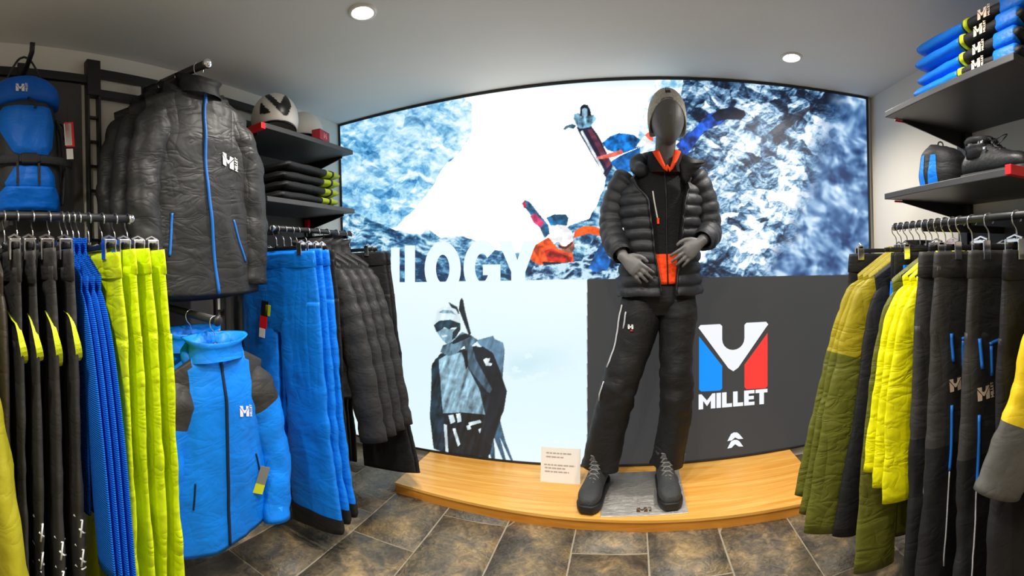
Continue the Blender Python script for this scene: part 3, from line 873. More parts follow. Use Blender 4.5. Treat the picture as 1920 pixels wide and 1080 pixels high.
# ------------------------------------------------------------------ hangers
def hook_path(drop):
    pts = []
    r = .0205
    for k in range(11):
        a = math.radians(-35 + 215 * k / 10)          # over the bar, from open end to the back
        pts.append((r * math.cos(a), 0, r * math.sin(a) + .0))
    pts += [(-.018, 0, -.018), (-.004, 0, -.034), (0, 0, -.05), (0, 0, -drop)]
    return [(x, y, z - .006) for x, y, z in pts]
HANG = {}
def clip_hanger_proto():
    mb = MB(); mb.sweep(spline(hook_path(.085), 40), .0021, 6, (0, 1, 0)); hook = mb.data('hook', CHROME)
    mb = MB(); mb.box((0, 0, -.093), (.36, .010, .016), .003); mb.sweep([(0, 0, -.072), (0, 0, -.09)], .008, 8, (0, 1, 0)); bar = mb.data('bar', BLACK_PLASTIC)
    return hook, bar
CLIPS = {}
def clip_mesh(g):
    """sprung clip whose two jaws close on a waistband of half thickness g"""
    g = round(g, 4)
    if g not in CLIPS:
        mb = MB()
        for s in (-1, 1): mb.box((0, s * (g + .0025), -.102), (.026, .005, .052), .0018)
        mb.box((0, 0, -.080), (.020, 2 * g + .010, .010), .002)
        mb.sweep([(0, -g - .006, -.074), (0, 0, -.066), (0, g + .006, -.074)], .003, 6, (1, 0, 0))
        CLIPS[g] = mb.data('clip', CHROME, False)
    return CLIPS[g]
def coat_hanger_proto():
    mb = MB(); mb.sweep(spline(hook_path(.075), 40), .0021, 6, (0, 1, 0)); hook = mb.data('hook', CHROME)
    mb = MB()
    mb.sweep(spline([(-.165, 0, -.182), (-.11, 0, -.150), (-.04, 0, -.112), (0, 0, -.078), (.04, 0, -.112), (.11, 0, -.150), (.165, 0, -.182)], 26), [(.005, .006)] * 26, 8, (0, 1, 0))
    arms = mb.data('shoulder_bar', BLACK_PLASTIC)
    return hook, arms
CLIP_H = clip_hanger_proto(); COAT_H = coat_hanger_proto()
def clip_hanger(loc, rz, label, group, half=.15, g=.012):
    t = thing('clip_hanger', label, 'hanger', loc, rz, group)
    obj('hook', CLIP_H[0], t); obj('bar', CLIP_H[1], t)
    for s in (-1, 1): obj('clip', clip_mesh(g), t, (s * half, 0, 0))
    return t
def coat_hanger(loc, rz, label, group, k=1.0):
    t = thing('coat_hanger', label, 'hanger', loc, rz, group)
    obj('hook', COAT_H[0], t); obj('shoulder_bar', COAT_H[1], t).scale = (k, 1, 1)
    return t
# ------------------------------------------------------------------ garments
from mathutils.bvhtree import BVHTree
def surface(o_list):
    """nearest front point of meshes: f(x, z) -> y looking from -Y, or g(y, z) from +X"""
    V = []; F = []
    for o in o_list:
        b = len(V); V += [v.co.copy() for v in o.data.vertices]; F += [[b + i for i in p.vertices] for p in o.data.polygons]
    T = BVHTree.FromPolygons(V, F)
    def front(x, z, off=.003):
        h = T.ray_cast(Vector((x, -1, z)), Vector((0, 1, 0)))
        return Vector((x, (h[0].y if h[0] else 0) - off, z))
    def right(y, z, off=.003):
        h = T.ray_cast(Vector((1, y, z)), Vector((-1, 0, 0)))
        return Vector(((h[0].x if h[0] else 0) + off, y, z))
    return front, right
class Torso:
    """hanging body of a jacket. local X = width, front = -Y, origin = neck point. Rows t 0..1, across s -1..1"""
    def __init__(s, sw=.22, sd=.07, L=.72, hem=.25, chest=None, th=.055, seed=0, fold=.010, quilt=0, qstep=.085, hemcurve=.02, lean=(0, 0), nr=46, nc=56, vfold=.0):
        s.sw, s.sd, s.L, s.hem, s.th, s.seed, s.fold = sw, sd, L, hem, th, seed, fold
        s.quilt, s.qstep, s.hemcurve, s.lean, s.nr, s.nc, s.vf = quilt, qstep, hemcurve, lean, nr, nc, vfold
        s.chest = chest if chest is not None else sw * 1.02
    def hw(s, t): return interp([(0, s.sw), (.10, s.sw * .97), (.3, s.chest), (1, s.hem)], t)
    def pt(s, u, t, side, off=0.0):
        """u -1..1, side -1 front / +1 back"""
        hw = s.hw(t)
        ztop = -s.sd * (max(0, abs(u) - .22) / .78) ** 1.1 - (.0 if abs(u) > .22 else .012 * math.cos(u / .22 * math.pi / 2))
        zb = -s.L + s.hemcurve * (u * u)
        z = lerp(ztop, zb, t)
        x = hw * u + s.lean[0] * t
        prof = (max(0.0, 1 - abs(u) ** 2.6)) ** .62
        th = s.th * interp([(0, .28), (.06, .55), (.25, 1), (1, .92)], t)
        d = s.fold * interp([(0, .35), (.25, .9), (1, 1.3)], t) * (fbm(x * 7 + s.seed, z * 3.2, s.seed * 1.7 + side * 5, 3) * 1.6 + .55 * fbm(x * 17, z * 9 + s.seed, side * 3.0, 2))
        if s.vf: d += s.vf * t * math.sin(x * 38 + 2.2 * fbm(z * 3, s.seed, 0, 2) + s.seed)
        if s.quilt:
            q = abs(math.sin(math.pi * (z + .02 * fbm(x * 4, z * 3, s.seed, 2)) / s.qstep)) ** .55
            d += s.quilt * (q - .6) + s.quilt * .35 * fbm(x * 22, z * 14, s.seed + side, 2)
        y = side * (th * prof + (d + off) * min(1, prof * 1.5) + .002) + s.lean[1] * t
        return Vector((x, y, z))
    def mesh(s, mb, mifun=None):
        rows = []
        n = s.nc
        for i in range(s.nr + 1):
            t = (i / s.nr)
            row = []
            for k in range(n):
                a = 2 * math.pi * (k + .5) / n
                u = math.cos(a); side = 1 if math.sin(a) > 0 else -1
                u = math.copysign(abs(u) ** .85, u)
                row.append(s.pt(u, t, side))
            rows.append(row)
        mf = None
        if mifun:
            def mf(i, k):
                a = 2 * math.pi * (k + 1) / n
                return mifun(math.cos(a), i / s.nr, -1 if math.sin(a) < 0 else 1)
        mb.rings(rows, caps='top', mifun=mf)
        # hem turned inwards
        last = rows[-1]
        c = sum(last, Vector()) / n
        mb.rings([last, [p * .94 + c * .06 + Vector((0, 0, .012)) for p in last], [p * .8 + c * .2 + Vector((0, 0, .06)) for p in last]], caps='bottom')
        return mb
    def place(s, u0, t0, side=-1, off=.003):
        """maps metres (a right as seen, b up) around (u0,t0) to a point on the surface"""
        def f(a, b):
            hw = s.hw(t0)
            return s.pt(max(-.98, min(.98, u0 + (a if side < 0 else -a) / hw)), max(0, min(1, t0 - b / s.L)), side, off)
        return f
    def line(s, pts, n=24, side=-1, off=.003):
        q = spline([(u, t, 0) for u, t in pts], n)
        return [s.pt(max(-.97, min(.97, p.x)), max(0, min(1, p.y)), side, off) for p in q]

def sleeve_mesh(mb, path, r0=(.085, .05), r1=(.055, .035), seed=0, wr=.008, quilt=0, qstep=.085, n=22, m=44, mifun=None, cuff=True):
    P = spline(path, m)
    total = sum((P[i + 1] - P[i]).length for i in range(m - 1))
    rows = []
    for i in range(m):
        t = i / (m - 1)
        T = (P[min(i + 1, m - 1)] - P[max(i - 1, 0)]).normalized()
        B = Vector((0, 1, 0)) - T * T.y; B.normalize()
        S = T.cross(B)
        a = lerp(r0[0], r1[0], t ** .8); b = lerp(r0[1], r1[1], t ** .8)
        hd = smooth01(t / .22); a *= .62 + .38 * hd; b *= .42 + .58 * hd
        if i == 0: a *= .5; b *= .5
        row = []
        for k in range(n):
            an = 2 * math.pi * k / n
            d = S * (a * math.cos(an)) + B * (b * math.sin(an))
            p = P[i] + d
            w = wr * (fbm(p.x * 13 + seed, p.y * 13, p.z * 11 + seed, 3) * 1.9 + .6 * fbm(p.x * 6, p.y * 9 + seed, p.z * 26, 2))
            if quilt:
                q = abs(math.sin(math.pi * t * total / qstep)) ** .55
                w += quilt * (q - .6) + quilt * .4 * fbm(p.x * 20, p.y * 20 + seed, p.z * 14, 2)
            row.append(p + d.normalized() * w * (.3 if t > .97 else 1))
        rows.append(row)
    mb.rings(rows, caps='top', mifun=(lambda i, k: mifun(i / (m - 1), 2 * math.pi * k / n)) if mifun else None)
    last = rows[-1]; c = sum(last, Vector()) / n
    mb.rings([last, [p * .9 + c * .1 for p in last], [p * .8 + c * .2 - T * .05 for p in last]], caps='bottom')
    return mb

def collar_mesh(mb, w=.075, d=.05, h=.07, z0=-.02, seed=0, flare=1.15, quilt=0):
    rows = []
    n = 26
    for z, k in ((0, 1.1), (h * .35, 1.0), (h * .7, .98), (h, flare), (h * .98, flare * .9), (h * .6, .86), (h * .15, .84)):
        row = []
        for i in range(n):
            a = 2 * math.pi * i / n
            q = 1 + .06 * fbm(3 * math.cos(a) + seed, 3 * math.sin(a), z * 20, 2) * 2 + quilt * math.sin(z * 90)
            front = .018 * (1 if math.sin(a) < 0 else -.2) * abs(math.sin(a))
            row.append((w * k * q * math.cos(a), d * k * q * math.sin(a), z0 + z - front * (z / h)))
        rows.append(row)
    return mb.rings(rows, caps=False)

def hood_mesh(mb, w=.12, d=.075, thick=.045, z0=-.02, seed=0, gap=.9, droop=.02):
    """hood bunched in a thick roll round the back and sides of the neck"""
    rows = []
    for i in range(41):
        t = i / 40
        a = -math.pi / 2 + gap + (2 * math.pi - 2 * gap) * t
        th = thick * (math.sin(math.pi * min(.97, max(.03, t))) ** .35) * (1 + .3 * fbm(a * 1.6 + seed, seed, 0, 2) * 1.5)
        c = Vector((w * math.cos(a), d * math.sin(a) + .012, z0 + .022 * math.sin(a) - droop * abs(math.cos(a))))
        rad = Vector((math.cos(a), math.sin(a), 0))
        row = []
        for k in range(18):
            b = 2 * math.pi * k / 18
            q = 1 + .42 * fbm(a * 2.4 + seed, math.cos(b) * 1.5, math.sin(b) * 1.5 + seed, 3) * 1.5
            row.append(c + (rad * math.cos(b) * .9 + Vector((0, 0, 1.15)) * math.sin(b)) * th * q)
        rows.append(row)
    return mb.rings(rows, caps=True)

def strip(mb, pts, w, nrm=(0, -1, 0), widths=None):
    """flat ribbon following pts"""
    nrm = Vector(nrm)
    L = []; R = []
    for i, p in enumerate(pts):
        t = (pts[min(i + 1, len(pts) - 1)] - pts[max(i - 1, 0)]).normalized()
        s = t.cross(nrm); s.normalize()
        ww = widths[i] if widths else w
        L.append(p + s * ww / 2); R.append(p - s * ww / 2)
    n = len(pts)
    up = [p + nrm * .0015 for p in L] + [p + nrm * .0015 for p in R]
    mb.add(L + R + up, [(2 * n + i, 2 * n + i + 1, 3 * n + i + 1, 3 * n + i) for i in range(n - 1)] + [(i, i + 1, 2 * n + i + 1, 2 * n + i) for i in range(n - 1)] + [(n + i + 1, n + i, 3 * n + i, 3 * n + i + 1) for i in range(n - 1)])
    return mb

def jacket(label, group, loc, rz, body, sl=None, sr=None, mats=None, collar=None, hood=None, name='jacket', cat='jacket', zipper=None, logo=None, pockets=(), quilt=0, qstep=.085, seed=0, bodymi=None, slmi=None, wr=.008, r0=(.085, .05), r1=(.055, .035), cuff=None):
    """mats: dict main, alt, sleeve, zip. sl/sr: sleeve paths (points relative to the shoulder point) for -X / +X side"""
    T = body
    t = thing(name, label, cat, loc, rz, group)
    main = mats['main']; alt = mats.get('alt', main); slv = mats.get('sleeve', main)
    mb = MB(); T.mesh(mb, bodymi); mb.build('body', [main, alt], t, fix=True)
    for sgn, path in ((-1, sl), (1, sr)):
        if path is None: continue
        base = Vector((sgn * (T.sw - .045), 0, -T.sd - .050))
        pts = [base + Vector((sgn * -.035, 0, .03))] + [base + Vector((sgn * x, y, z)) for x, y, z in path]
        mb = MB(); sleeve_mesh(mb, pts, r0, r1, seed + sgn * 3, wr, quilt, qstep, mifun=slmi)
        so = mb.build('sleeve', [slv, alt], t)
        if cuff:
            e = pts[-1]; d = (pts[-1] - pts[-2]).normalized()
            mb = MB(); mb.sweep([e - d * .03, e, e + d * .012], [(r1[0] * 1.03, r1[1] * 1.03)] * 2 + [(r1[0] * .9, r1[1] * .9)], 18, (0, 1, 0)); mb.build('cuff', cuff, t)
    if collar: mb = MB(); collar_mesh(mb, seed=seed, **collar[1]); mb.build('collar', collar[0], t)
    if hood: mb = MB(); hood_mesh(mb, seed=seed, **hood[1]); mb.build('hood', hood[0], t)
    if zipper:
        pts = T.line(zipper[1], 40, -1, .002)
        mb = MB(); mb.sweep(pts, zipper[2] if len(zipper) > 2 else .0045, 8, (0, 1, 0)); z = mb.build('zipper', zipper[0], t)
        a = pts[2]
        MB().box((a.x, a.y - .006, a.z - .012), (.008, .005, .024), .001).build('zip_pull', zipper[0], z, smooth=False)
    for pmat, pl, r in pockets:
        pts = T.line(pl, 20, -1, .002)
        mb = MB(); mb.sweep(pts, r, 6, (0, 1, 0)); mb.build('pocket_zip', pmat, t)
    if logo:
        small_logo(t, T.place(*logo[0]), logo[1])
    return t

def trousers(label, group, loc, rz, mat, L=1.02, hw=.225, th=.030, seed=0, band=None, band_h=.055, legx=(.0, .0), bottom=None, wr=.008, split=.26, cuff=None, lean=0.0, stripe=None, zips=(), name='trousers', tilt=0.0, alt=None, alt_t=None):
    """hung flat by the waist: waistband, hip, two legs side by side. local X across, front -Y; legx = outward drift of (-X, +X) leg bottoms"""
    t = thing(name, label, 'trousers', loc, rz, group)
    mats = [mat, alt or mat]
    n = 36
    def prof(a, w, d):
        ca, sa = math.cos(a), math.sin(a)
        return math.copysign(abs(ca) ** .8, ca) * w, math.copysign(abs(sa) ** .7, sa) * d
    rows = []
    m = 22
    for i in range(m + 1):
        tt = i / m
        z = -.03 - (split + .05) * tt
        w = hw * interp([(0, .94), (.6, 1.02), (1, .93)], tt); d = th * interp([(0, .75), (.4, 1.05), (.75, .95), (1, .5)], tt)
        row = []
        for k in range(n):
            a = 2 * math.pi * k / n
            x, y = prof(a, w, d)
            f = wr * tt * (1.7 * fbm(x * 9 + seed, z * 4, y * 20 + seed, 3) + .6 * math.sin(x * 34 + seed))
            row.append((x + lean * .2 * tt, y + max(-.003, min(.003, f)) + tilt * z, z))
        rows.append(row)
    mb = MB(); mb.rings(rows, caps=True); mb.build('hip', mats, t)
    for sgn, dx in ((-1, legx[0]), (1, legx[1])):
        m = 54; rows = []
        for i in range(m + 1):
            tt = i / m
            z = -split * .78 - (L - split * .78) * tt
            w = interp([(0, hw * .50), (.35, hw * .50), (.6, hw * .49), (1, (bottom or hw * .52))], tt)
            d = th * interp([(0, .7), (.12, .98), (.45, 1.0), (1, 1.12)], tt)
            cx = sgn * (hw * .52) + sgn * dx * tt ** 1.2 + lean * tt
            row = []
            for k in range(n):
                a = 2 * math.pi * k / n
                x, y = prof(a, w, d)
                X = cx + x
                f = wr * interp([(0, .3), (.4, 1.3), (.8, 1.1), (1, .5)], tt) * (1.8 * fbm(X * 8 + seed, z * 3.4 + seed, y * 14, 3) + .9 * fbm(X * 7, z * 15 + seed, sgn * 4, 3))
                r = 1 + f / max(w, d)
                row.append((cx + x + math.cos(a) * f * 1.1, y + math.sin(a) * max(-.006, min(.002, f)) + wr * .3 * fbm(X * 3, z * 2.4, 1.0, 2) + tilt * z, z + (.012 * math.cos(a) * sgn if i == m else 0)))
            rows.append(row)
        mb = MB()
        mb.rings(rows, caps='top', mifun=(lambda i, k: 1 if alt_t and i / m > alt_t else 0))
        last = [Vector(p) for p in rows[-1]]; c = sum(last, Vector()) / n
        mb.rings([last, [p * .9 + c * .1 + Vector((0, 0, .004)) for p in last], [p * .8 + c * .2 + Vector((0, 0, .04)) for p in last]], caps='bottom')
        leg = mb.build('leg', mats, t)
        if cuff:
            top = [Vector(p) * 1.0 for p in rows[-3]]
            gr = lambda p, k, dz=0: Vector((c.x + (p[0] - c.x) * (1 + .03 * k), c.y + (p[1] - c.y) * (1 + .10 * k), p[2] + dz))
            mb = MB(); mb.rings([[gr(p, 1) for p in rows[q]] for q in (-4, -3, -2, -1)] + [[gr(p, -.4, -.018) for p in rows[-1]]], caps='bottom'); mb.build('cuff', cuff, leg)
    rows = []
    for z, k in ((.012, .96), (0, 1.0), (-band_h * .5, 1.04), (-band_h, 1.08), (-band_h - .004, .98)):
        row = []
        for q in range(n):
            a = 2 * math.pi * q / n
            x, y = prof(a, hw * .94 * (1 + (k - 1) * .3), th * .82 * k * 1.08)
            row.append((x, y + .003 * math.sin(x * 30 + seed) + tilt * z, z + .006 * fbm(x * 6, seed, 0, 2)))
        rows.append(row)
    mb = MB(); mb.rings(rows, caps=True); wb = mb.build('waistband', band or mat, t)
    fr_, rt_ = surface([c for c in t.children if c.name.split('.')[0] in ('hip', 'leg')])
    for zm, pts, widths in zips:
        mb = MB(); P = [rt_(p.y, p.z, .004) for p in spline(pts, 18)]
        strip(mb, P, .006, (1, 0, 0) if P[0].x > 0 else (-1, 0, 0), [interp([(0, widths[0]), (1, widths[1])], i / 17) for i in range(18)])
        mb.build('pocket_zip', zm, t, smooth=False)
    return t
# ------------------------------------------------------------------ cloths
LIME = cloth('lime_cloth', (206, 226, 10), .48, .5, 16, crease=.42)
BLUE = cloth('blue_cloth', (4, 122, 232), .5, .4, 18)
BLUE2 = cloth('bright_blue_cloth', (0, 128, 240), .5, .35, 18)
FLEECE = knit('blue_rib_fleece', (6, 108, 232), (0, 0, 420), .9, .9)
GREYBLK = cloth('charcoal_cloth', (52, 51, 50), .55, .4, 18)
BLK = cloth('black_cloth', (27, 27, 29), .6, .35, 18)
BLKG = cloth('black_shell', (40, 40, 40), .5, .3, 14, crease=.32)
PUFF = cloth('charcoal_quilt', (46, 46, 48), .55, .4, 24)
KHAKI = cloth('olive_gold_cloth', (150, 136, 22), .5, .45, 15, crease=.42)
OLIVE = cloth('dull_olive_cloth', (96, 98, 30), .5, .45, 15, crease=.42)
YEL = cloth('acid_yellow_cloth', (226, 222, 4), .46, .45, 15, crease=.42)
GREY2 = cloth('steel_grey_cloth', (84, 82, 78), .5, .4, 18)
BLUEZIP = plain('blue_zip', srgb(28, 116, 214), .4, 0, .2, 400)
NAVYZIP = plain('navy_zip', srgb(16, 34, 66), .4, 0, .2, 400)
BLKZIP = plain('black_zip', srgb(20, 20, 22), .4, 0, .2, 400)
LIMEZIP = plain('lime_zip', srgb(214, 230, 30), .5, 0, .2, 300)
SILVERZ = plain('silver_seam', srgb(196, 196, 200), .4, 0, .3, 500)
ORD = ['first', 'second', 'third', 'fourth', 'fifth']
PI = math.pi

# ------------------------------------------------------------------ left front rail
G = 'black trousers on the left front rail'
for i, (y, dz) in enumerate(((.192, 0), (.228, -.006), (.272, .004), (.319, 0))):
    z = RLZ - .116 + dz * .5; th_ = (.0115, .0125, .0155, .0155)[i]
    lb = 'black ski trousers with a lime pocket zip, %s towards the blue fleeces' % ORD[i]
    zz = [(LIMEZIP, [(.229, -.012, -.135), (.232, -.008, -.16), (.234, -.001, -.20), (.236, .012, -.265)], (.004, .018))]
    trousers(lb, G, (RLX, y, z), 0, GREYBLK, 1.08, .228, th_, 3 + i * 2.3, band_h=.062, legx=(0, .03), wr=.007, zips=zz)
    clip_hanger((RLX, y, RLZ), 0, 'clip hanger gripping the %s black trousers before the blue fleeces' % ORD[i], 'clip hangers of the left front rail', .15, th_ * .80)
    if i in (1, 2, 3):          # pale angular lettering low on the leg
        tr = bpy.data.objects[[o.name for o in bpy.data.objects if o.name.startswith('trousers')][-1]]
        tr = max((o for o in bpy.data.objects if o.get('label') == lb), key=lambda o: o.name)
        fr_, rt_ = surface([c for c in tr.children if c.name.split('.')[0] == 'leg'])
        zb = [0, -.585, -.635, -.595][i]; mb = MB()
        for k in range(3 if i == 2 else 2):
            zz0 = zb - .062 * k
            for st in ([(-.012, 0), (.012, -.010)], [(.002, -.004), (-.004, -.040)], [(-.006, -.022), (.011, -.040)], [(-.012, -.046), (.008, -.046)])[: 4 if k % 2 else 3]:
                mb.sweep([rt_(st[0][0], zz0 + st[0][1], .001), rt_((st[0][0] + st[1][0]) / 2, zz0 + (st[0][1] + st[1][1]) / 2, .001), rt_(st[1][0], zz0 + st[1][1], .001)], .0022, 5, (1, 0, 0))
        mb.build('lettering', WHITE_PRINT, tr)
G = 'blue fleeces on the left front rail'
for i, y in enumerate((.356, .373, .390, .407)):
    T = Torso(.165, .075, .66, .20, .185, .0050, 11 + i, .0008, nr=40, nc=44)
    jacket('ribbed bright blue fleece, %s after the black trousers' % ORD[i], G, (RLX, y, RLZ - .095), 0, T,
           sl=[(.03, 0, -.1), (.05, 0, -.35), (.06, 0, -.55)], sr=[(.045, 0, -.08), (.105, .004, -.30), (.155, .010, -.60 - .02 * i)],
           mats={'main': FLEECE}, collar=(FLEECE, dict(w=.06, d=.0062, h=.05)), name='fleece', cat='fleece', seed=20 + i, wr=.0008, r0=(.055, .0078), r1=(.05, .0080))
    coat_hanger((RLX, y, RLZ), 0, 'coat hanger inside the %s blue fleece' % ORD[i], 'coat hangers of the left front rail', .72)
G = 'lime trousers on the left front rail'
for i, (y, dz) in enumerate(((.437, -.006), (.478, .002), (.519, .006), (.560, .002))):
    lb = 'bright lime ski trousers, %s after the blue fleeces' % ORD[i]
    trousers(lb, G, (RLX, y, RLZ - .118 + dz), 0, LIME, 1.12, .232, .0145, 31 + i * 3.1, band_h=.05, legx=(0, .02), wr=.009, tilt=-.02)
    clip_hanger((RLX, y, RLZ), 0, 'clip hanger gripping the %s lime trousers after the fleeces' % ORD[i], 'clip hangers of the left front rail', .15, .0145 * .80)
T = Torso(.19, .07, .62, .22, .2, .012, 51, .004)
jacket('dark brown-grey jacket between the olive jacket and the black trousers', None, (RLX, .156, RLZ - .09), 0, T, sr=[(.02, 0, -.1), (.03, 0, -.3), (.03, 0, -.5)], mats={'main': cloth('brown_grey_cloth', (62, 56, 48), .5, .4)}, collar=(GREYBLK, dict(w=.07, d=.012, h=.06)), seed=51, wr=.004, r0=(.06, .014), r1=(.05, .013))
coat_hanger((RLX, .156, RLZ), 0, 'coat hanger inside the dark brown-grey jacket', 'coat hangers of the left front rail')
T = Torso(.20, .09, .80, .30, .22, .022, 55, .006, lean=(.05, .0))
jacket('olive yellow jacket whose sleeve reaches into the aisle beside the black trousers', None, (RLX, .095, RLZ - .10), 0, T,
       sr=[(.05, .0, -.10), (.13, .03, -.36), (.22, .075, -.74)], mats={'main': OLIVE, 'sleeve': cloth('olive_yellow_cloth', (160, 152, 24), .5, .4, 15)}, collar=(OLIVE, dict(w=.07, d=.03, h=.06)), seed=56, r0=(.08, .03), r1=(.085, .035), wr=.010)
coat_hanger((RLX, .095, RLZ), 0, 'coat hanger inside the olive yellow jacket', 'coat hangers of the left front rail')

# ------------------------------------------------------------------ black hooded jackets on the sloping arm
def along(a, b, x):
    k = (x - a[0]) / (b[0] - a[0]); return a[2] + (b[2] - a[2]) * k
G = 'black hooded jackets on the sloping arm'
for i, (x, dy) in enumerate(((-1.335, 0), (-1.470, 0), (-1.605, 0))):
    y = ARM1a[1] + dy; z = along(ARM1a, ARM1b, x)
    T = Torso(.225, .075, (.765, .805, .815)[i], .265, .235, .050, 61 + i * 7, .013, hemcurve=.012)
    front = i == 0
    jacket(['black hooded jacket with a bright blue front zip and white chest logo', 'black hooded jacket directly behind the one with the blue zip', 'black hooded jacket at the wall end of the sloping arm'][i], None, (x, y, z - .085), PI / 2, T,
           sl=[(.035, -.01, -.10), (.075, -.03, -.30), (.065, -.045, -.52)], sr=[(.03, -.005, -.10), (.065, -.01, -.33), (.05, -.02, -.60)],
           mats={'main': BLKG}, collar=(BLK, dict(w=.085, d=.048, h=.072, z0=-.03)), hood=(BLK, dict(w=.122, d=.030, thick=.034, z0=-.008, gap=.55)),
           zipper=(BLUEZIP, [(.06, .012), (-.01, .10), (-.05, .28), (-.03, .5), (.06, .78), (.13, .985)], .0062) if front else None,
           pockets=[(BLUEZIP, [(-.62, .60), (-.63, .70), (-.64, .80)], .0052), (BLUEZIP, [(.46, .62), (.52, .70), (.66, .83)], .0042)] if front else (),
           logo=((.40, .33), .058) if front else None, seed=70 + i, wr=.012, r0=(.078, .044), r1=(.056, .038))
    coat_hanger((x, y, z), PI / 2, 'coat hanger inside the %s' % ['black jacket with the blue zip', 'second black hooded jacket', 'black jacket nearest the wall'][i], 'coat hangers of the sloping arm')

# ------------------------------------------------------------------ bright blue jackets below
def yoke(u, t, side): return 1 if (abs(u) > .52 + .5 * t and t < .34) else 0
for i, (x, dy) in enumerate(((-1.215, 0), (-1.365, 0))):
    y = ARM2a[1] + dy; z = along(ARM2a, ARM2b, x)
    T = Torso(.205, .075, .655, .235, .215, .048, 81 + i * 7, .010, hemcurve=.035)
    front = i == 0
    jacket(['bright blue jacket with charcoal shoulders and dark front zip below the black jackets', 'blue and charcoal jacket behind the bright blue one on the low arm'][i], None, (x, y, z - .085), PI / 2, T,
           sl=[(.03, -.01, -.10), (.07, -.02, -.32), (.06, -.03, -.60)], sr=[(.035, -.01, -.10), (.085, -.02, -.30), (.06, -.05, -.52)],
           mats={'main': BLUE2, 'alt': GREYBLK, 'sleeve': BLUE2}, bodymi=yoke, slmi=lambda t, a: 1 if t < .34 else 0,
           collar=(BLUE2, dict(w=.105, d=.050, h=.080, z0=-.045, flare=1.25)),
           hood=(BLUE2, dict(w=.110, d=.034, thick=.028, z0=-.012, gap=1.0)),
           zipper=(NAVYZIP, [(.0, .03), (.01, .3), (.0, .6), (.02, .985)], .0055) if front else None,
           pockets=[(NAVYZIP, [(-.55, .62), (-.57, .75)], .003), (NAVYZIP, [(.60, .58), (.66, .68)], .003)] if front else (),
           logo=((.36, .335), .046) if front else None, seed=90 + i, wr=.010, r0=(.08, .05), r1=(.055, .04))
    coat_hanger((x, y, z), PI / 2, 'coat hanger inside the %s' % ['bright blue jacket with charcoal shoulders', 'blue jacket at the back of the low arm'][i], 'coat hangers of the low arm')

# ------------------------------------------------------------------ left rail under the shelves
G = 'blue trousers under the left shelves'
for i, (y, dz) in enumerate(((1.385, -.01), (1.432, .01), (1.480, .0))):
    trousers('bright blue ski trousers with black cuffs, %s along the rail under the shelves' % ORD[i], G, (RBX, y, RBZ - .118 + dz * .5), 0, BLUE, 1.11 - .01 * i, .238, .0165, 101 + i * 2.7, band_h=.055, legx=(.0, .075), bottom=.135, wr=.011, cuff=BLK)
    clip_hanger((RBX, y, RBZ), 0, 'clip hanger gripping the %s blue trousers under the shelves' % ORD[i], 'clip hangers of the rail under the left shelves', .15, .0165 * .80)
trousers('plain black trousers between the blue trousers and the quilted jackets', None, (RBX, 1.520, RBZ - .118), 0, BLK, .96, .235, .0120, 120, legx=(0, .03), wr=.005)
clip_hanger((RBX, 1.520, RBZ), 0, 'clip hanger gripping the plain black trousers before the quilted jackets', 'clip hangers of the rail under the left shelves', .15, .0120 * .80)
G = 'charcoal quilted jackets on the rail under the left shelves'
for i, y in enumerate((1.588, 1.664, 1.740, 1.816)):
    T = Torso(.20, .085, .70, .25, .215, .026, 131 + i * 5, .005, quilt=.011, qstep=.082)
    jacket('charcoal quilted down jacket, %s after the blue trousers' % ORD[i], G, (RBX, y, RBZ - .085), 0, T,
           sl=[(.03, 0, -.1), (.05, 0, -.35), (.05, 0, -.6)], sr=[(.045, 0, -.09), (.12, .0, -.34), (.19, .012, -.72)],
           mats={'main': PUFF}, collar=(PUFF, dict(w=.085, d=.032, h=.075, z0=-.03)), quilt=.010, qstep=.082, seed=140 + i, wr=.003, r0=(.075, .029), r1=(.07, .030), name='quilted_jacket')
    coat_hanger((RBX, y, RBZ), 0, 'coat hanger inside the %s charcoal quilted jacket' % ORD[i], 'coat hangers of the rail under the left shelves')
for i, y in enumerate((1.888, 1.932)):
    trousers('long black trousers at the end of the rail %s the quilted jackets' % ['just after', 'farthest from'][i], None, (RBX, y, RBZ - .120), 0, BLK, 1.075 + .02 * i, .27, .0150, 150 + i * 3, legx=(0, .10), bottom=.15, wr=.010)
    clip_hanger((RBX, y, RBZ), 0, 'clip hanger gripping the black trousers %s the quilted jackets' % ['just after', 'farthest from'][i], 'clip hangers of the rail under the left shelves', .15, .0150 * .85)

# ------------------------------------------------------------------ right rail
def khaki_sl(t, a): return 1 if t > .50 else 0
G = 'olive gold jackets at the far end of the right rail'
trousers('black trousers at the far end of the right rail beyond the olive jackets', None, (RRX, 1.463, RRZ - .116), 0, BLK, .96, .230, .0110, 160, wr=.004)
clip_hanger((RRX, 1.463, RRZ), 0, 'clip hanger gripping the black trousers beyond the olive jackets', 'clip hangers of the right rail', .17, .0110 * .78)
for i, y in enumerate((1.428, 1.388, 1.348)):
    T = Torso(.20, .095, .80, .26, .215, .0135, 165 + i * 4, .004)
    jacket('olive gold jacket with darker green lower sleeves, %s from the far rail end' % ORD[i], G, (RRX, y, RRZ - .085), 0, T,
           sl=[(.05, 0, -.11), (.14, -.01, -.38), (.235, -.015 + .0 * i, -.72 - .04 * i)], sr=[(.03, 0, -.1), (.05, 0, -.35), (.05, 0, -.6)],
           mats={'main': KHAKI, 'alt': OLIVE, 'sleeve': KHAKI}, slmi=khaki_sl, bodymi=lambda u, t, s: 1 if t > .5 else 0, collar=(KHAKI, dict(w=.06, d=.0150, h=.05, z0=-.045)), seed=170 + i * 3, wr=.007, r0=(.085, .0185), r1=(.088, .0195))
    coat_hanger((RRX, y, RRZ), 0, 'coat hanger inside the %s olive gold jacket from the far rail end' % ORD[i], 'coat hangers of the right rail')
